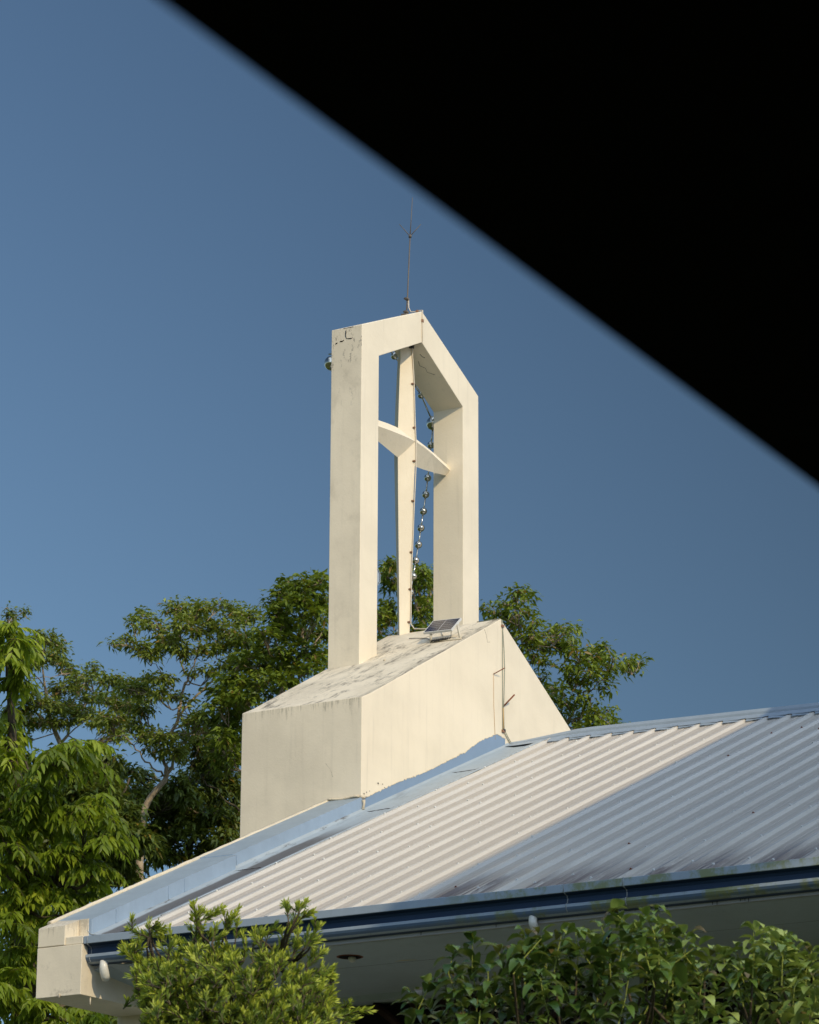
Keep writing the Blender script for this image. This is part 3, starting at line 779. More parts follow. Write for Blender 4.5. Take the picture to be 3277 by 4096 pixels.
mb = MB(); mb.sphere(sl(1.65, .70, .008), .013, 10, 6); pb = mb.build('pebble', M['raw'], None, fix=False); tag(pb, 'small pale pebble lying on the tower slope near the left leg', 'pebble')

# ------------------------------------------------------------------ shelter over the camera (dark, out of focus)
sh = empty('shelter', (-25, -19, GROUND), 'black underside of a shelter eave close overhead in the upper right', 'shelter')
mb = MB(); ze_ = -6.775
ey = lambda x: -15.9330+.0243*(x+27.36)
mb.add([(-40,ey(-40),ze_),(-12,ey(-12),ze_),(-12,-24,ze_+.0),(-40,-24,ze_+.0),(-40,ey(-40),ze_+.10),(-12,ey(-12),ze_+.10),(-12,-24,ze_+1.6),(-40,-24,ze_+1.6)],
       [(3,2,1,0),(4,5,6,7),(0,1,5,4),(1,2,6,5),(2,3,7,6),(3,0,4,7)])
mb.build('eave', M['darkroof'], sh)
for x in (-38, -31.5, -24, -16):
    mb = MB(); mb.box((x-.12,-23.5,GROUND),(x+.12,-23.26,ze_)); mb.build('post', M['darkroof'], sh)
mb = MB(); mb.box((-40,-24.0,GROUND),(-12,-23.8,ze_)); mb.build('back_wall', M['darkroof'], sh)

# ------------------------------------------------------------------ canopy added out of view to cast the shadow on the church roof
nb = empty('added_canopy', (-5, -15, GROUND), 'added unseen flat canopy on posts, right of the church, casting the roof shadow', 'canopy')
E0 = np.array([-12.4, -14.02]); E1 = np.array([3.2, -6.97]); nrm = np.array([.4116, -.9114]); zt = 4.95
E2, E3 = E1+nrm*6.2, E0+nrm*6.2
mb = MB()
mb.hexa([(*E0,zt-.18),(*E1,zt-.18),(*E2,zt-.18),(*E3,zt-.18)], [(*E0,zt),(*E1,zt),(*E2,zt),(*E3,zt)]); mb.build('caster_slab', M['fascia'], nb)
d_ = (E1-E0)/np.linalg.norm(E1-E0)
for k in range(4):
    for off in (.35, 5.8):
        c = E0+d_*(.4+5.3*k)+nrm*off
        mb = MB(); mb.tube([(c[0],c[1],GROUND),(c[0],c[1],zt-.18)], .11, 10); mb.build('post', M['fascia'], nb, fix=False)

# paved yard round the church
mb = MB(); mb.add([(-27.5,-34,GROUND+.006),(14,-34,GROUND+.006),(14,9,GROUND+.006),(-27.5,9,GROUND+.006)],[(0,1,2,3)])
tag(mb.build('pavement', M['concrete'], fix=False), kind='structure')

# ------------------------------------------------------------------ vegetation
def unit(a): return a/np.maximum(np.linalg.norm(a, axis=-1, keepdims=True), 1e-9)
def leaves(name, base, axis, L, W, tone, mat, parent, st=(.0,.45,1.), wd=(0,1,0), droop=.15, fold=.18, normal=None, odd=None):
    """each leaf: a folded blade along axis; interior stations carry left, mid and right points"""
    n = len(base); axis = unit(axis)
    L = np.broadcast_to(L, n)[:, None]; W = np.broadcast_to(W, n)[:, None]; droop = np.broadcast_to(droop, n)[:, None]
    up = np.array([0, 0, 1.])+rng.normal(0, .45, (n, 3)) if normal is None else normal
    side = unit(np.cross(axis, up)); nor = unit(np.cross(side, axis))
    cols = []; K = len(st)
    for t, w in zip(st, wd):
        mid = base + axis*L*t*(1-.25*droop*t) - np.array([0,0,1.])*L*droop*t*t
        if w == 0: cols.append([mid])
        else:
            hw = W*w*.5
            cols.append([mid+side*hw+nor*hw*fold*1.2, mid, mid-side*hw+nor*hw*fold*1.2])
    flat = [p for c in cols for p in c]; m = len(flat)
    V = np.stack(flat, 1).reshape(-1, 3)
    idx = []; k = 0
    for c in cols: idx.append(list(range(k, k+len(c)))); k += len(c)
    tris = []
    for a, b in zip(idx[:-1], idx[1:]):
        if len(a) == 1 and len(b) == 3: tris += [(a[0],b[0],b[1]),(a[0],b[1],b[2])]
        elif len(a) == 3 and len(b) == 3: tris += [(a[0],b[0],b[1]),(a[0],b[1],a[1]),(a[1],b[1],b[2]),(a[1],b[2],a[2])]
        elif len(a) == 3 and len(b) == 1: tris += [(a[0],b[0],a[1]),(a[1],b[0],a[2])]
    T = (np.array(tris)[None]+(np.arange(n)*m)[:, None, None]).reshape(-1, 3)
    me = bpy.data.meshes.new(name); me.vertices.add(len(V)); me.vertices.foreach_set('co', V.astype(np.float32).ravel())
    me.loops.add(T.size); me.loops.foreach_set('vertex_index', T.astype(np.int32).ravel())
    me.polygons.add(len(T)); me.polygons.foreach_set('loop_start', np.arange(0, T.size, 3, dtype=np.int32))
    try: me.polygons.foreach_set('loop_total', np.full(len(T), 3, dtype=np.int32))
    except Exception: pass
    me.update(calc_edges=True); me.validate()
    at_ = me.attributes.new('tone', 'FLOAT_COLOR', 'POINT')
    c = np.ones((n, m, 4), np.float32); c[:, :, 0] = np.clip(tone, 0, 1)[:, None]
    c[:, :, 1] = (rng.random(n) if odd is None else odd)[:, None]
    at_.data.foreach_set('color', c.ravel())
    return link(name, me, mat, parent)

def src6(x, y): return (x/1.2321, 2300+y/1.2321)
def src7(x, y): return (1900+x/1.2527, 2200+y/1.2527)
def src2(x, y): return (1200+x/1.9167, 1700+y/1.9167)
def disp(x, y): return (x*1.8997, y*1.8997)

def limb(mb, p, q, r0, r1, wob=.08, seg=7, n=7):
    p = np.array(p); q = np.array(q); d = np.linalg.norm(q-p); pts = []
    off = rng.normal(0, 1, 3)*wob*d
    for i in range(n):
        t = i/(n-1); b = p*(1-t)+q*t + off*math.sin(math.pi*t) + np.array([0,0,-.10*d*math.sin(math.pi*t)]) + rng.normal(0, .012, 3)*d*(0 < i < n-1)
        pts.append(b)
    mb.tube(pts, list(np.linspace(r0, r1, n)), seg)
    return pts

def tree(name, label, dist, puffs, trunks, bark_m, leaf_m, leafL, leafW, per, conv, group, root_px, spread=1., twig=True, droop=.25, tonebase=.42, lpr=9, thick=.45, ddepth=.9, up=.15):
    """puffs: (x, y, rx, ry[, depth offset]) in crop coordinates; conv maps them to photo pixels"""
    rp = at(*conv(*root_px), dist) if root_px else None
    foot = Vector((rp[0], rp[1], GROUND))
    root = empty(name, foot, label, 'tree', group)
    tb = MB(); nodes = []
    sc0 = FPX/dist
    for tr in trunks:
        pts = [at(*conv(x, y), dist+dd) for x, y, dd, r in tr]; rad = [r*thick for *_, r in tr]
        # refine with a little wobble
        P = []; Rr = []
        for i in range(len(pts)-1):
            for t in (0, .33, .66):
                P.append(pts[i]*(1-t)+pts[i+1]*t + (rng.normal(0, .02, 3) if t else 0)); Rr.append(rad[i]*(1-t)+rad[i+1]*t)
        P.append(pts[-1]); Rr.append(rad[-1])
        tb.tube(P, Rr, 9); nodes += [(p, r) for p, r in zip(P, Rr)]
    first = trunks[0][0]; p0 = at(*conv(first[0], first[1]), dist+first[2])
    tb.tube([(foot[0], foot[1], GROUND-.1), ((foot[0]*.5+p0[0]*.5)+.2, foot[1]*.5+p0[1]*.5, GROUND*.5+p0[2]*.5), tuple(p0)], [first[3]*1.9*thick, first[3]*1.3*thick, first[3]*thick], 10)
    B = []; A = []; TO = []
    NP = np.array([p for p, r in nodes])
    for pf in puffs:
        x, y, rx, ry = pf[:4]; dd = pf[4] if len(pf) > 4 else rng.uniform(-ddepth, ddepth)
        c = at(*conv(x, y), dist+dd)
        s = np.linalg.norm(at(*conv(x+10, y), dist+dd)-c)/10
        RX, RY = rx*s*spread, ry*s*spread
        # limb from the best node below
        cand = np.linalg.norm(NP-c, axis=1) + 1.5*np.maximum(0, NP[:, 2]-c[2])
        k = int(np.argmin(cand)); p, r = nodes[k]
        hub = c - np.array([0, 0, RY*.45])
        pts = limb(tb, p, hub, min(r*.6, .010+.02*RX*thick), .010, .10)
        nr = max(7, int(per*rx*ry/1000.))
        u = rng.normal(0, 1, (nr, 3)); u = unit(u)*(rng.random((nr, 1))**.45)
        u[:, 2] = np.where(u[:, 2] < -.3, u[:, 2]*.5, u[:, 2])
        pos = c + (u[:, :1]*R + u[:, 1:2]*F*.9)*RX + u[:, 2:3]*np.array([0,0,1.])*RY
        ptone = rng.normal(0, .10)
        for q, uu in zip(pos, u):
            if twig and rng.random() < .5:
                j = rng.integers(len(pts)//2, len(pts))
                tb.tube([pts[j], (pts[j]+q)/2+rng.normal(0, .03, 3), q], [.009, .007, .004], 4, caps=False)
            m = int(lpr*rng.uniform(.7, 1.3))
            az = rng.random(m)*2*math.pi; el = rng.normal(up, .35, m)
            d = np.stack([np.cos(az)*np.cos(el), np.sin(az)*np.cos(el), np.sin(el)], 1)
            out = unit((q-c)[None]+1e-6)[0]; d = unit(d+out*.45)
            B.append(q+rng.normal(0, leafL*.35, (m, 3))+d*leafL*.15); A.append(d)
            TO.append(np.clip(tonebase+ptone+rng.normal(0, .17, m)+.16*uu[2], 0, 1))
    B = np.concatenate(B); A = np.concatenate(A); TO = np.concatenate(TO); n = len(B)
    tb.build('trunk', bark_m, root, fix=False)
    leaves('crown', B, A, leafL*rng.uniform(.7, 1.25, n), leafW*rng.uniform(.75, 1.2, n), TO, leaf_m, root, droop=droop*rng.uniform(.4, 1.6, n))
    return root, n

G = 'trees behind the church'
tot = 0
# T3: pale trunked airy tree left of the tower
puffs3 = [(870,160,75,38),(940,190,90,45),(1010,150,60,30),(1090,140,45,30),(1150,170,50,40),(1060,230,70,45),(980,270,80,40),(890,240,70,45),(700,200,55,28),(660,240,40,30),(760,240,60,35),
 (560,340,48,18),(620,320,45,22),(690,350,60,34),(760,380,70,38),(830,330,70,40),(900,370,70,40),(820,300,55,35),(1120,280,60,50),(1080,350,60,45),(1160,330,50,45),(1200,220,50,35),(1250,200,50,35),(1010,370,55,35),
 (960,470,45,30),(1040,470,40,28),(740,510,50,32),(810,510,55,35),(780,580,60,35),(860,590,45,25),(930,620,40,22),(700,560,50,35),(1110,440,40,30),(640,560,55,45),
 (600,640,75,35),(530,600,60,32),(560,700,80,35),(650,720,70,35),(720,780,80,40),(800,800,80,40),(860,860,80,40),(760,860,60,36),(940,720,70,40),(1000,690,60,32),(1060,740,70,45),(930,800,60,35),(880,900,50,30),(700,660,60,35)]
tr3 = [[(690,1300,0,.17),(715,1150,0,.145),(770,1060,0,.125),(822,985,0,.115),(812,930,0,.08),(800,880,0.1,.06),(790,800,.2,.05)],
 [(822,985,0,.09),(850,950,0,.07),(870,880,0,.055),(840,790,0,.07),(872,730,0,.075),(888,650,0,.07),(905,560,0,.06),(932,500,0,.05),(890,430,0,.032),(860,350,0,.022),(900,240,0,.015)],
 [(878,700,0,.06),(930,640,.1,.055),(1000,570,.2,.05),(1060,500,.2,.042),(1110,455,.3,.034),(1180,400,.3,.022),(1210,300,.3,.014)],
 [(805,990,0,.05),(750,950,-.2,.04),(700,900,-.3,.036),(660,840,-.3,.032),(610,790,-.4,.022)],
 [(862,545,0,.03),(845,515,0,.026),(800,490,-.1,.024),(780,460,-.1,.018),(740,425,-.2,.014)],
 [(985,360,0,.018),(960,420,0,.022),(950,500,0,.02)], [(1060,320,0,.015),(1070,380,0,.02),(1090,450,0,.024)],
 [(905,560,0,.03),(960,440,.1,.022),(990,330,.1,.016),(985,260,.1,.012),(900,210,.1,.01)]]
r_, n_ = tree('shade_tree', 'airy tree with pale forked trunk, left of the tower in the gap of sky', 55, puffs3, tr3, M['bark_pale'], M['leaf_soft'], .12, .042, 11, src6, G, (690,1240), tonebase=.52, droop=.35, lpr=8, up=.0, thick=.36); tot += n_
# T2: mid tree further left
puffs2 = [(190,300,45,25),(240,320,60,32),(290,350,45,30),(200,370,60,35),(250,400,55,35),(170,430,50,35),(310,420,40,30),(350,470,60,32),(420,500,60,32),(460,450,38,20),(380,540,70,36),(300,560,70,40),
 (150,560,50,30),(190,620,70,40),(120,660,60,40),(260,650,70,40),(340,640,70,40),(520,510,50,28),(590,520,60,35),(660,560,60,35),(720,610,40,30),(450,600,70,36),(410,690,80,40),(300,720,80,38),(220,720,70,38),(140,720,70,38),(480,720,70,36),(640,640,60,40),
 (30,180,30,20),(120,180,26,10),(50,210,30,22),(560,760,70,32),(90,800,60,40),(600,800,60,30)]
tr2 = [[(330,1000,0,.14),(300,860,0,.12),(260,740,0,.09),(230,600,0,.06),(210,450,0,.035),(230,340,0,.02)],
 [(290,840,0,.07),(380,700,0,.05),(450,620,0,.035),(580,560,0,.02)],[(270,760,0,.06),(180,680,0,.04),(110,640,0,.03),(60,420,0,.02),(50,260,0,.012)],[(230,560,0,.03),(180,500,0,.022),(150,510,0,.02),(250,505,0,.012)]]
r_, n_ = tree('shade_tree', 'wide mid green tree at far left, behind the bright broad leaved one', 66, puffs2, tr2, M['bark_pale'], M['leaf_soft'], .13, .046, 14, src6, G, (330,1000), tonebase=.38, droop=.35, lpr=8, up=.0); tot += n_
# T4: dark dense tree just left of the arch
puffs4 = [(1600,20,55,24),(1450,30,50,24),(1520,20,40,20),(1560,50,55,30),(1500,70,60,35),(1420,60,55,30),(1380,90,50,28),(1340,130,45,28),(1590,110,50,35),(1530,140,55,35),(1460,130,60,35),(1400,170,60,35),(1350,200,50,32),(1420,230,70,38),(1500,210,60,35),(1580,200,50,35),
 (1600,280,45,35),(1540,290,60,35),(1460,300,60,35),(1380,290,70,38),(1300,280,55,32),(1250,330,55,35),(1200,300,50,30),(1320,370,75,38),(1410,380,70,38),(1500,370,70,36),(1580,380,50,40),(1230,400,60,36),(1170,440,60,36),(1290,440,75,38),(1380,450,70,38),(1470,450,70,36),(1560,450,50,34),
 (1130,500,60,36),(1210,510,75,38),(1300,510,75,38),(1400,520,70,36),(1060,560,50,32),(1130,590,70,38),(1220,590,75,38),(1310,580,60,36),(1080,640,60,38),(1160,660,70,38),(1240,660,60,36),(1100,720,60,38),(1170,740,50,38),(1140,820,50,42),(1090,800,45,38),(1160,900,35,45),(1120,940,40,40),(1100,880,40,35),(1060,860,40,35)]
tr4 = [[(1250,1500,0,.22),(1260,1100,0,.19),(1300,800,0,.16),(1380,620,0,.12),(1440,480,0,.09),(1490,380,0,.06),(1500,250,0,.045),(1500,120,0,.03)],
 [(1570,470,0,.05),(1520,420,0,.04),(1490,340,0,.03)],[(1300,800,0,.07),(1220,640,0,.05),(1160,520,0,.035),(1200,400,0,.02)],[(1440,480,0,.05),(1360,330,0,.03),(1400,200,0,.02)],[(1270,1050,0,.06),(1180,900,0,.04),(1120,760,0,.03)]]
r_, n_ = tree('shade_tree', 'dense dark tree directly behind the tower, left of the arch legs', 54, puffs4, tr4, M['bark_pale'], M['leaf_dark'], .145, .058, 8, src6, G, (1250,1500), tonebase=.42, droop=.3, lpr=9, up=.0); tot += n_
# T5: tree seen through the arch
puffs5a = [(690,1055,45,28),(660,1090,40,28),(710,1110,35,35),(670,1150,45,24),(700,1200,45,35),(690,1250,40,24),(880,1110,50,20),(940,1115,45,18),(900,1150,50,25),(970,1150,45,22),(1010,1160,40,24),(930,1200,55,26),(990,1230,45,26),(890,1220,45,26),(870,1170,30,30),
 (700,1380,50,30),(650,1430,50,30),(700,1440,55,30),(640,1490,50,30),(700,1490,50,24),(610,1440,30,30),(930,1320,45,22),(980,1340,45,24),(900,1360,50,28),(960,1390,60,30),(1010,1400,35,35),(900,1420,50,26),(950,1450,45,22),(1000,1470,35,30),(880,1560,60,20),(950,1560,60,18),(690,1620,60,16),(640,1630,40,14),(1010,1560,30,20),(590,1540,30,24)]
tr5a = [[(1010,2100,0,.16),(980,1750,0,.12),(945,1570,0,.085),(925,1500,0,.075),(900,1420,0,.06),(880,1340,0,.045),(860,1280,0,.035),(870,1180,0,.02)],[(735,1590,0,.03),(700,1540,0,.03),(665,1495,0,.024),(640,1470,0,.016)],[(900,1420,0,.03),(960,1360,0,.02),(980,1300,0,.014)],[(860,1290,0,.02),(790,1200,0,.018),(720,1130,0,.014)],
 [(980,1750,0,.06),(850,1660,0,.045),(735,1590,0,.032)]]
r_, n_ = tree('slender_tree', 'slender tree with open tiers of leaves seen through the arch', 56, puffs5a, tr5a, M['bark_pale'], M['leaf_dark'], .135, .050, 9, src2, G, (1010,2100), tonebase=.52, droop=.4, lpr=8, ddepth=.6, up=.0); tot += n_
puffs5 = [(60,300,38,22),(110,300,45,26),(160,270,40,22),(200,220,32,20),(240,205,36,18),(270,240,30,20),(200,290,45,24),(260,300,40,24),(290,350,32,16),(180,340,45,26),(230,380,50,26),(190,420,40,28),(120,360,50,25),
 (390,400,40,20),(450,385,45,16),(500,390,32,14),(420,440,55,26),(340,430,45,26),(480,450,45,18),(290,430,50,28),(350,490,50,28),(440,490,55,24),(500,500,40,20),(270,480,40,28),(300,540,40,30),(350,560,35,24),
 (600,500,45,20),(660,480,30,16),(560,540,55,26),(640,540,55,26),(700,540,40,20),(770,560,40,18),(820,560,42,20),(800,590,40,16),(740,590,45,18),(660,600,60,26),(570,600,60,26),(500,590,50,26),(450,580,40,24),(620,650,55,20),(560,650,50,22),(660,690,30,18),(480,640,45,24),(400,690,35,22),(330,630,30,26),
 (430,730,50,22),(520,720,40,20),(570,750,40,18),(470,770,45,26),(600,800,50,20),(670,800,40,16),(540,810,50,22),(500,850,50,26),(580,850,60,24),(650,860,55,22),(700,880,50,20),(760,900,45,12),(560,900,70,24),(640,910,70,20),(520,910,50,24),(720,915,60,14),(430,830,35,28),(380,740,35,22),(360,680,30,22)]
tr5 = [[(120,1500,0,.20),(180,1150,0,.16),(230,860,0,.12),(245,700,0,.09),(240,560,0,.06),(235,430,0,.045),(222,330,0,.03),(215,250,0,.02)],
 [(300,1100,0,.09),(400,950,0,.07),(470,850,0,.055),(510,760,0,.045),(545,710,0,.035),(600,690,0,.02)],
 [(300,800,0,.06),(370,730,0,.05),(440,700,0,.04),(520,665,0,.03),(600,640,0,.024),(700,600,0,.018),(800,580,0,.012)],[(470,850,0,.03),(540,840,0,.024),(620,830,0,.018)],[(230,860,0,.06),(300,800,0,.05)],[(180,1150,0,.1),(300,1100,0,.08)],
 [(258,500,0,.03),(290,400,0,.02),(270,360,0,.014)],[(510,760,0,.03),(530,680,0,.022),(560,620,0,.016)]]
r_, n_ = tree('slender_tree', 'slender tree with tiered branches rising right of the tower', 55, puffs5, tr5, M['bark_pale'], M['leaf_dark'], .135, .050, 9, src7, G, (120,1500), tonebase=.5, droop=.4, lpr=8, ddepth=.7, up=.0); tot += n_
# T6: dark understory trees
def blob(n, x0, x1, y0, y1, rx, ry): return [(rng.uniform(x0,x1), rng.uniform(y0,y1), rx*rng.uniform(.7,1.3), ry*rng.uniform(.7,1.3)) for _ in range(n)]
pu6 = blob(50, 520, 1200, 1010, 1420, 75, 42)+blob(16, 980, 1190, 760, 1050, 50, 40)+[(1110,1270,60,50),(1150,1200,50,50),(1050,1330,60,45),(1170,1330,50,40),(1000,1390,60,40),(940,1000,60,30),(700,990,60,26),(640,960,60,30),(560,990,60,36)]
tr6 = [[(900,1700,0,.2),(930,1400,0,.16),(1000,1180,0,.10),(960,1080,0,.07),(930,1000,0,.04)],[(1000,1180,0,.07),(1100,1220,0,.06),(1190,1260,0,.05)],[(1000,1170,-.3,.05),(900,1140,-.5,.03),(850,1130,-.5,.02)],[(1180,1160,-.4,.04),(1090,1090,-.4,.035),(1000,1000,-.4,.03),(940,940,-.4,.02)],[(1040,1150,0,.03),(1050,1080,0,.025),(1070,1040,0,.02)]]
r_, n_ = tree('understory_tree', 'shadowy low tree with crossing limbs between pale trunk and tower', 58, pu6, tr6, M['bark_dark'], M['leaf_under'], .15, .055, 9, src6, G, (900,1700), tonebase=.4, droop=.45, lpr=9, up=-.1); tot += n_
pu7 = blob(44, 330, 650, 1150, 1500, 70, 42)+blob(34, -60, 400, 860, 1400, 80, 45)+[(700,1290,60,40),(650,1330,60,40),(740,1340,60,40)]+blob(16, 380, 580, 880, 1150, 60, 36)+[(431,1515,70,45),(380,1560,60,40),(480,1470,60,40),(330,1600,60,40),(560,1440,60,40),(610,1420,50,36),(500,2180,70,50),(540,2230,70,50),(420,2160,70,50)]+blob(22, -60, 400, 1400, 2100, 90, 60)
tr7 = [[(300,2000,0,.2),(320,1600,0,.17),(350,1300,0,.13),(400,1100,0,.08),(420,950,0,.05)],[(350,1300,0,.08),(200,1100,0,.05),(120,900,0,.03)],[(350,1300,0,.08),(550,1150,0,.05),(640,1000,0,.03)]]
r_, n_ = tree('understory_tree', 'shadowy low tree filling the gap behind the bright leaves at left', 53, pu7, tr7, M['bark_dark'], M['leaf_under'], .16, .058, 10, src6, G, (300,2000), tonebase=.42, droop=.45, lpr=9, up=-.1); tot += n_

# T1: near tree with drooping compound leaves
def compound_tree(name, label, dist, puffs, trunk, conv, root_px, sprays=5, dens=1.0):
    rp = at(*conv(*root_px), dist); root = empty(name, Vector((rp[0], rp[1], GROUND)), label, 'tree', G)
    tb = MB(); nodes = []
    for tr in trunk:
        P = [at(*conv(x, y), dist+dd) for x, y, dd, r in tr]; tb.tube(P, [r for *_, r in tr], 9); nodes += [(p, r[3]) for p, r in zip(P, tr)]
    p0 = nodes[0][0]; tb.tube([(rp[0], rp[1], GROUND-.1), tuple(p0)], [.3, nodes[0][1]], 10)
    NP = np.array([p for p, r in nodes]); B = []; A = []; TO = []; LL = []; NN = []
    for pf in puffs:
        x, y, rx, ry = pf[:4]; dd = pf[4] if len(pf) > 4 else rng.uniform(-.6, .6)
        c = at(*conv(x, y), dist+dd); s = FPX/dist; s = np.linalg.norm(at(*conv(x+10, y), dist+dd)-c)/10
        k = int(np.argmin(np.linalg.norm(NP-c, axis=1)+np.maximum(0, NP[:,2]-c[2])))
        pts = limb(tb, nodes[k][0], c-np.array([0,0,ry*s*.5]), .03, .012)
        ns = max(3, int(dens*rx*ry/170.)); ptone = rng.normal(0, .1)
        for _ in range(ns):
            u = unit(rng.normal(0, 1, 3))*rng.random()**.4
            q = c + (u[0]*R+u[1]*F)*rx*s + np.array([0,0,u[2]*ry*s])
            if rng.random() < .4: tb.tube([pts[-2], (pts[-2]+q)/2, q], [.010,.008,.005], 4, caps=False)
            for j in range(sprays):
                az = rng.random()*2*math.pi; d = np.array([math.cos(az), math.sin(az), rng.uniform(.1, .7)]); d = unit(d+u*.5)
                RL = rng.uniform(.18, .33); nl = 5; prev = q.copy(); pts2 = [q]
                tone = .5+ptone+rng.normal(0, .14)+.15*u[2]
                for i in range(1, nl+1):
                    t = i/nl; p = q + d*RL*t - np.array([0,0,RL*.75*t*t]); tan = unit(p-prev); prev = p; pts2.append(p)
                    sd = unit(np.cross(tan, [0,0,1.])+1e-6)
                    for sg in (-1, 1):
                        ax = unit(sd*sg*.8+tan*.75+np.array([0,0,-.35])+rng.normal(0, .14, 3))
                        B.append(p-tan*RL/nl*.4*(sg > 0)); A.append(ax); TO.append(tone+rng.normal(0, .06)); LL.append(rng.uniform(.095, .15)*(1.1-.35*abs(t-.6)))
                if rng.random() < .6: tb.tube(pts2[::2]+[pts2[-1]], .003, 3, caps=False)
    B = np.array(B); A = np.array(A); TO = np.array(TO); LL = np.array(LL); n = len(B)
    tb.build('trunk', M['bark_dark'], root, fix=False)
    leaves('crown', B, A, LL, LL*.34, TO, M['leaf_near'], root, st=(0,.3,.7,1), wd=(0,.95,.8,0), droop=.3*rng.uniform(.5,1.8,n), fold=.25)
    return root, n
D = disp
pu1 = [(8,1315,22,18),(30,1335,28,20),(15,1375,30,24),(45,1360,22,16),(10,1430,28,24),(30,1400,24,16),(8,1490,18,22),(5,1545,16,24),(12,1600,22,22),
 (120,1570,34,16),(165,1565,36,16),(195,1590,26,22),(150,1600,34,18),(105,1600,26,16),(40,1640,40,24),(90,1650,36,20),(20,1690,36,26),(75,1700,40,24),(60,1740,44,24),(15,1760,34,28),(110,1740,36,20),(160,1700,34,22),(205,1690,34,22),(235,1720,26,24),
 (120,1800,44,24),(60,1810,44,26),(15,1830,36,28),(165,1800,38,22),(200,1830,32,20),(205,1770,30,20),(40,1880,44,26),(100,1870,44,22),(160,1880,40,20),(200,1880,26,16),(20,1940,38,26),(80,1930,34,22),(130,1920,30,16),(15,2000,34,28),(55,1990,26,24),(20,2060,34,28),(60,2050,22,20),
 (30,2120,40,28),(90,2125,40,22),(150,2135,40,18),(210,2150,34,12),(60,2160,50,24),(130,2170,60,20),(250,2175,50,16)]
tr1 = [[(60,2300,.5,.16),(70,2100,.5,.14),(40,1900,.4,.11),(55,1750,.4,.08),(30,1600,.3,.055),(20,1450,.3,.035),(20,1330,.3,.018)],[(55,1750,.4,.05),(110,1680,.2,.035),(150,1610,.1,.02)],[(40,1900,.4,.05),(120,1850,.2,.03),(180,1790,.1,.02)],[(60,2140,.4,.05),(160,2150,.2,.03)]]
r_, n_ = compound_tree('broadleaf_tree', 'bright green tree with drooping compound leaves along the left edge', 40, pu1, tr1, D, (60,2300)); tot += n_

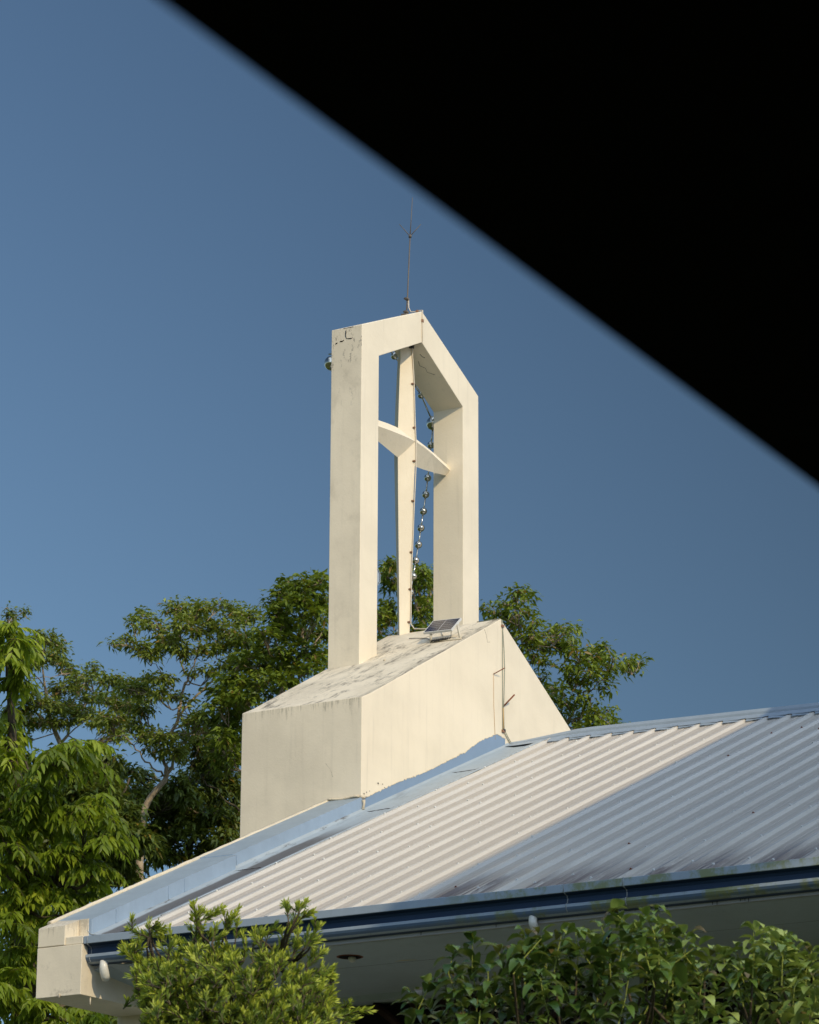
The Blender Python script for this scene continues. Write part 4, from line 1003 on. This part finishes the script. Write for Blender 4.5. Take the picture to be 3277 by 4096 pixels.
# --- foreground conifer-like shrub with narrow leaves
def needle_shrub():
    dist = 21.; c0 = at(1010, 4300, dist)
    root = empty('yew_shrub', Vector((c0[0], c0[1], GROUND)), 'fine leaved shrub with yellow green tips in front of the left eave', 'shrub')
    conv = lambda x, y: (500+x/1.725, 3600+y/1.725)
    # leading shoots that stick out of the outline: base -> tip (crop coordinates)
    lead = [((480,330),(510,70)),((500,190),(470,30)),((520,150),(680,60)),((600,300),(640,170)),((690,240),(785,60)),((690,220),(720,100)),((170,330),(165,150)),((165,260),(20,195)),((170,230),(290,200)),((165,200),(215,170)),
      ((300,400),(315,190)),((310,330),(240,230)),((130,430),(10,320)),((150,480),(20,380)),((880,350),(895,200)),((900,260),(955,190)),((1040,350),(1190,150)),((1150,200),(1195,30)),((1190,120),(1240,10)),((1130,150),(1110,30)),((1180,180),(1240,90)),
      ((1150,420),(1200,220)),((1240,340),(1360,160)),((1240,330),(1270,240)),((1290,300),(1340,280)),((1250,480),(1380,340)),((1260,430),(1300,370)),((1290,520),(1440,460)),((1330,560),(1430,530)),((1340,620),(1440,570)),((1360,680),(1440,640)),
      ((1400,760),(1545,735)),((1450,820),(1640,755)),((1480,860),(1600,820)),((1360,700),(1420,690)),((100,620),(70,520)),((110,700),(80,590)),((480,260),(430,330)),((970,300),(1000,210)),((390,400),(380,270)),((1060,500),(1090,380)),((700,420),(720,330)),((590,450),(610,350)),
      ((820,420),(830,290)),((960,400),(930,270)),((240,500),(250,420)),((90,480),(60,300)),((1010,440),(1040,330)),((560,330),(590,230)),((760,300),(780,140))]
    body = []
    outline = [(60,430),(150,400),(300,430),(400,330),(480,310),(640,300),(780,380),(900,330),(1040,380),(1180,420),(1290,470),(1380,560),(1420,680),(1440,860),(1500,1000),(150,1000),(130,760),(90,600)]
    def inside(x, y):
        c = False; n = len(outline)
        for i in range(n):
            x1_, y1_ = outline[i]; x2_, y2_ = outline[(i+1) % n]
            if (y1_ > y) != (y2_ > y) and x < (x2_-x1_)*(y-y1_)/(y2_-y1_)+x1_: c = not c
        return c
    while len(body) < 600:
        x = rng.uniform(60, 1520); y = rng.uniform(300, 1000)
        if inside(x, y):
            # a few windows through the foliage
            if any(math.hypot((x-a)/w, (y-b)/h) < 1 for a, b, w, h in ((850,460,60,38),(700,330,50,30),(1100,500,45,60),(440,420,45,26),(1010,480,30,30),(230,620,40,34),(800,340,40,36))): 
                continue
            body.append((x, y))
    B = []; A = []; TO = []; LL = []; tb = MB()
    hub = [at(*conv(x, y), dist+.25) for x, y in ((700,1400),(500,1100),(900,1100),(300,900),(1200,950),(700,800),(450,650),(950,650),(1200,600),(700,520),(220,600),(1050,430))]
    tb.tube([(c0[0], c0[1], GROUND-.05), tuple(hub[0])], [.07, .05], 8)
    for i in range(1, len(hub)):
        j = min(range(i), key=lambda k: np.linalg.norm(hub[k]-hub[i])); limb(tb, hub[j], hub[i], .022, .012)
    H = np.array(hub)
    def shoot(p, q, dens=1., bright=.0):
        d = q-p; Ls = np.linalg.norm(d); m = max(12, int(Ls/.0042*dens)); t = rng.random(m)**.85
        ax = d/Ls; o1 = unit(np.cross(ax, [.3,.2,.9])); o2 = np.cross(ax, o1)
        th = rng.random(m)*2*math.pi; spl = rng.uniform(.45, 1.0, m)*(1.15-.55*t)
        dirs = ax[None]*1. + (o1[None]*np.cos(th)[:, None]+o2[None]*np.sin(th)[:, None])*spl[:, None] + np.array([0,0,.18])
        B.append(p+d*t[:, None]); A.append(dirs); TO.append(np.clip(.20+bright+.84*t**1.5+rng.normal(0, .10, m), 0, 1)); LL.append(rng.uniform(.040, .070, m)*(1.05-.25*t))
        tb.tube([p, q-d*.05], [.005, .0025], 4, caps=False)
    for (a, b), (c, d) in lead:
        dd = rng.uniform(-.25, .25); p = at(*conv(a, b), dist+dd); q = at(*conv(c, d), dist+dd+rng.uniform(-.05, .05))
        k = int(np.argmin(np.linalg.norm(H-p, axis=1))); limb(tb, H[k], p, .010, .006)
        n_s = max(1, int(np.linalg.norm(q-p)/.07))
        shoot(p, q, 1.0, .06)
        for i in range(n_s*2):
            t = rng.uniform(.0, .85); b0 = p+(q-p)*t; dr = unit(q-p)*rng.uniform(.5, 1.)+unit(rng.normal(0, 1, 3))*.7; dr = unit(dr)
            shoot(b0, b0+dr*rng.uniform(.045, .09), 1.2, rng.uniform(0, .15))
    for (x, y) in body:
        dd = rng.normal(0, .32); q = at(*conv(x, y), dist+dd)
        dr = unit(np.array([rng.normal(0, .5), rng.normal(0, .5), 1.]) + R*(x-720)/900)
        p = q-dr*rng.uniform(.07, .15); shoot(p, q, 1.05, rng.normal(-.02, .10))
        for i in range(2):
            b0 = p+(q-p)*rng.random(); d2 = unit(dr+unit(rng.normal(0, 1, 3))*.9); shoot(b0, b0+d2*rng.uniform(.04, .08), 1.1, rng.normal(0, .10))
        if rng.random() < .35:
            k = int(np.argmin(np.linalg.norm(H-p, axis=1))); tb.tube([H[k], (H[k]+p)/2+rng.normal(0,.02,3), p], [.007,.006,.004], 4, caps=False)
    B = np.concatenate(B); A = np.concatenate(A); TO = np.concatenate(TO); LL = np.concatenate(LL); n = len(B)
    tb.build('stem', M['bark_dark'], root, fix=False)
    leaves('foliage', B, A, LL, .0100*rng.uniform(.8, 1.25, n), TO, M['leaf_needle'], root, st=(0,.6,1), wd=(0,1,0), droop=.05, fold=.15, normal=rng.normal(0, 1, (n, 3)))
    return n
tot += needle_shrub()

# --- foreground shrub with curled broad leaves
def curl_shrub():
    dist = 19.5; c0 = at(2500, 4500, dist)
    root = empty('broadleaf_shrub', Vector((c0[0], c0[1], GROUND)), 'shrub with curled broad leaves on yellow green stems at lower right', 'shrub')
    conv = lambda x, y: (1400+x/.919, 3200+y/.919)
    # stems: base -> tip in crop coordinates (tips at the visible outline)
    tips = [(385,575),(460,545),(540,560),(570,585),(500,620),(420,640),(300,690),(640,500),(700,490),(780,500),(830,490),(660,560),(730,560),(780,580),(850,540),(940,480),(985,430),(1010,470),(1090,440),(1130,420),(1060,470),(1150,470),(1190,500),(1240,500),
      (1260,560),(1010,560),(1080,560),(930,560),(880,620),(1170,570),(1330,560),(1380,560),(1430,560),(1450,490),(1480,480),(1540,490),(1600,500),(1570,520),(1500,540),(1400,600),(1640,560),(1690,560),(1710,580),(1620,600),(1560,610),(1480,640),(1700,640),
      (330,740),(400,720),(480,700),(560,680),(620,640),(700,660),(780,680),(850,700),(940,650),(1020,650),(1100,650),(1180,650),(1230,640),(1300,650),(1240,740),(1200,720),(1130,730),(1050,740),(960,740),(900,780),(820,770),(740,760),(650,750),(570,760),(490,780),(420,790),(330,800),
      (1500,720),(1560,700),(1630,690),(1700,700),(1480,800),(1560,790),(1650,780),(1700,800),(1380,760),(1350,800),(1290,800),(1200,800),(1120,810),(1000,810),(1420,820),(1090,780),(1260,820)]
    B = []; A = []; TO = []; LL = []; OD = []; tb = MB()
    tips = [(x, y, 0.) for x, y in tips] + [(x+rng.normal(0, 30), y+rng.uniform(25, 80), rng.uniform(.15, .6)) for x, y in tips if rng.random() < .40]
    main = [at(*conv(x, 980), dist+.1) for x in (420, 650, 850, 1050, 1250, 1450, 1650)]
    for m_ in main: tb.tube([(c0[0]+rng.normal(0,.15), c0[1]+rng.normal(0,.15), GROUND-.05), ((c0[0]+m_[0])/2, (c0[1]+m_[1])/2, (GROUND+m_[2])/2+.4), tuple(m_)], [.03,.022,.014], 6)
    Mn = np.array(main)
    for (x, y, back) in tips:
        if rng.random() < .12: continue
        x += rng.normal(0, 9); y += rng.normal(0, 9)
        dd = rng.normal(0, .26)+back; q = at(*conv(x, y), dist+dd)
        lit_right = (x-250)/1475.  # sunlit right and shaded left of the shrub put into leaf tone
        k = int(np.argmin(np.abs((Mn-q)@R)+rng.random(7)*.2)); p = Mn[k]
        low = q-np.array([0,0,rng.uniform(.18, .32)])+R*rng.normal(0, .09)+F*rng.normal(0, .06)
        tb.tube([p, (p+low)/2+rng.normal(0,.03,3), low], [.010,.009,.006], 5, caps=False)
        tb.tube([low, (low+q)/2+rng.normal(0,.014,3), q], [.004,.0034,.0028], 6, mi=1, caps=False)
        nw = rng.integers(5, 8)
        for i in range(nw):                      # pairs of leaves up the shoot, a tuft at its end
            t = 1-(i/nw)*1.0; b0 = low+(q-low)*t
            th = i*1.3+rng.random(); nl = 5 if i == 0 else 2
            for j in range(nl):
                a = th+j*2*math.pi/nl+rng.normal(0, .25)
                el = rng.uniform(.5, 1.05) if i == 0 else rng.uniform(.2, .7)
                d = np.array([math.cos(a)*math.cos(el), math.sin(a)*math.cos(el), math.sin(el)])
                B.append(b0+d*.008+rng.normal(0,.012,3)); A.append(d)
                TO.append(np.clip(-.04+.66*lit_right+.26*t+rng.normal(0, .17), 0, 1)); LL.append(rng.uniform(.12, .19)*(.85 if i == 0 else 1.)); OD.append(.97 if (i == 0 and rng.random() < .10) else .2)
    B = np.array(B); A = np.array(A); TO = np.array(TO); LL = np.array(LL); n = len(B)
    tb.build('stem', [M['bark_dark'], M['stem_green']], root, fix=False)
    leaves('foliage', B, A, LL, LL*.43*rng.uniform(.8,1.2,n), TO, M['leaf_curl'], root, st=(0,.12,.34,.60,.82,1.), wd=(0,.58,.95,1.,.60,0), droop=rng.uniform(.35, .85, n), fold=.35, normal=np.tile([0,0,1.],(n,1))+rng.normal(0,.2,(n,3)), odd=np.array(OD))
    return n
tot += curl_shrub()
print('leaves', tot)

# ------------------------------------------------------------------ light, sky, camera
sun_dir = -SUN
el = math.asin(sun_dir.z); az = math.atan2(sun_dir.x, sun_dir.y)
SKY_FILL = 26.  # strength of the fill added to the sky out of view
L = bpy.data.lights.new('Sun', 'SUN'); L.energy = 2.8; L.angle = math.radians(.5); L.color = (1., .81, .51)
lo_ = bpy.data.objects.new('Sun', L); COL.objects.link(lo_); lo_.rotation_euler = SUN.to_track_quat('-Z', 'Y').to_euler()
w = bpy.data.worlds.new('World'); scene.world = w; w.use_nodes = True; nt = w.node_tree; nt.nodes.clear()
sky = nt.nodes.new('ShaderNodeTexSky'); sky.sky_type = 'NISHITA'; sky.sun_disc = False
sky.sun_elevation = el; sky.sun_rotation = az; sky.altitude = 200; sky.air_density = 1.0; sky.dust_density = .6; sky.ozone_density = 1.5
bg = nt.nodes.new('ShaderNodeBackground'); bg.inputs[1].default_value = .06
q = N(nt)
tint = q.n('ShaderNodeMix', data_type='RGBA', blend_type='MULTIPLY'); tint.inputs['Factor'].default_value = 1.
q.l(sky.outputs[0], tint.inputs[6]); tint.inputs[7].default_value = (.83, .955, 1., 1)
# bright bluish patches added to the unseen sky, sun side, to lift the shade
tc = q.n('ShaderNodeTexCoord'); gen = tc.outputs['Generated']
dp = q.n('ShaderNodeVectorMath', operation='DOT_PRODUCT'); q.l(gen, dp.inputs[0]); dp.inputs[1].default_value = (-.15, -.80, .58)
side = q.ramp(dp.outputs['Value'], .05, .60)
fill_mask = q.ramp(q.noise(2.6, 7, .6, gen, .4), .34, .56)
amt = q.math('MULTIPLY', side, fill_mask)
sepz = q.n('ShaderNodeSeparateXYZ'); q.l(gen, sepz.inputs[0])
amt = q.math('MULTIPLY', amt, q.ramp(sepz.outputs[2], -.02, .06))
dr = q.n('ShaderNodeVectorMath', operation='DOT_PRODUCT'); q.l(gen, dr.inputs[0]); dr.inputs[1].default_value = (.4944, -.8692, 0)
gx = q.n('ShaderNodeMapRange'); q.l(dr.outputs['Value'], gx.inputs[0])
for i_, v_ in enumerate((-.14, .14, 1.25, .69)): gx.inputs[i_+1].default_value = v_
gy = q.n('ShaderNodeMapRange'); q.l(sepz.outputs[2], gy.inputs[0])
for i_, v_ in enumerate((.16, .44, 1.06, .98)): gy.inputs[i_+1].default_value = v_
gm = q.math('MULTIPLY', gx.outputs[0], gy.outputs[0])
sc_ = q.n('ShaderNodeVectorMath', operation='SCALE'); q.l(tint.outputs[2], sc_.inputs[0]); q.l(gm, sc_.inputs['Scale'])
cm = q.mix(amt, sc_.outputs[0], (SKY_FILL*.68, SKY_FILL*.85, SKY_FILL*1.10))
wo = nt.nodes.new('ShaderNodeOutputWorld'); nt.links.new(cm, bg.inputs[0]); nt.links.new(bg.outputs[0], wo.inputs[0])

cd = bpy.data.cameras.new('Camera'); co = bpy.data.objects.new('Camera', cd); COL.objects.link(co)
mat = Matrix((Vector(R), Vector(U), -Vector(F))).transposed().to_4x4(); mat.translation = Vector(CAM)
co.matrix_world = mat
cd.sensor_width = 36; cd.sensor_fit = 'AUTO'; cd.lens = FPX/4096*36
cd.clip_start = .1; cd.clip_end = 4000
cd.dof.use_dof = True; cd.dof.focus_distance = 34.5; cd.dof.aperture_fstop = 7.5; cd.dof.aperture_blades = 9
scene.camera = co
vs = scene.view_settings; vs.view_transform = 'Standard'; vs.look = 'None'; vs.exposure = 0; vs.gamma = 1
scene.render.resolution_x = 819; scene.render.resolution_y = 1024
scene.cycles.max_bounces = 8; scene.cycles.transparent_max_bounces = 8
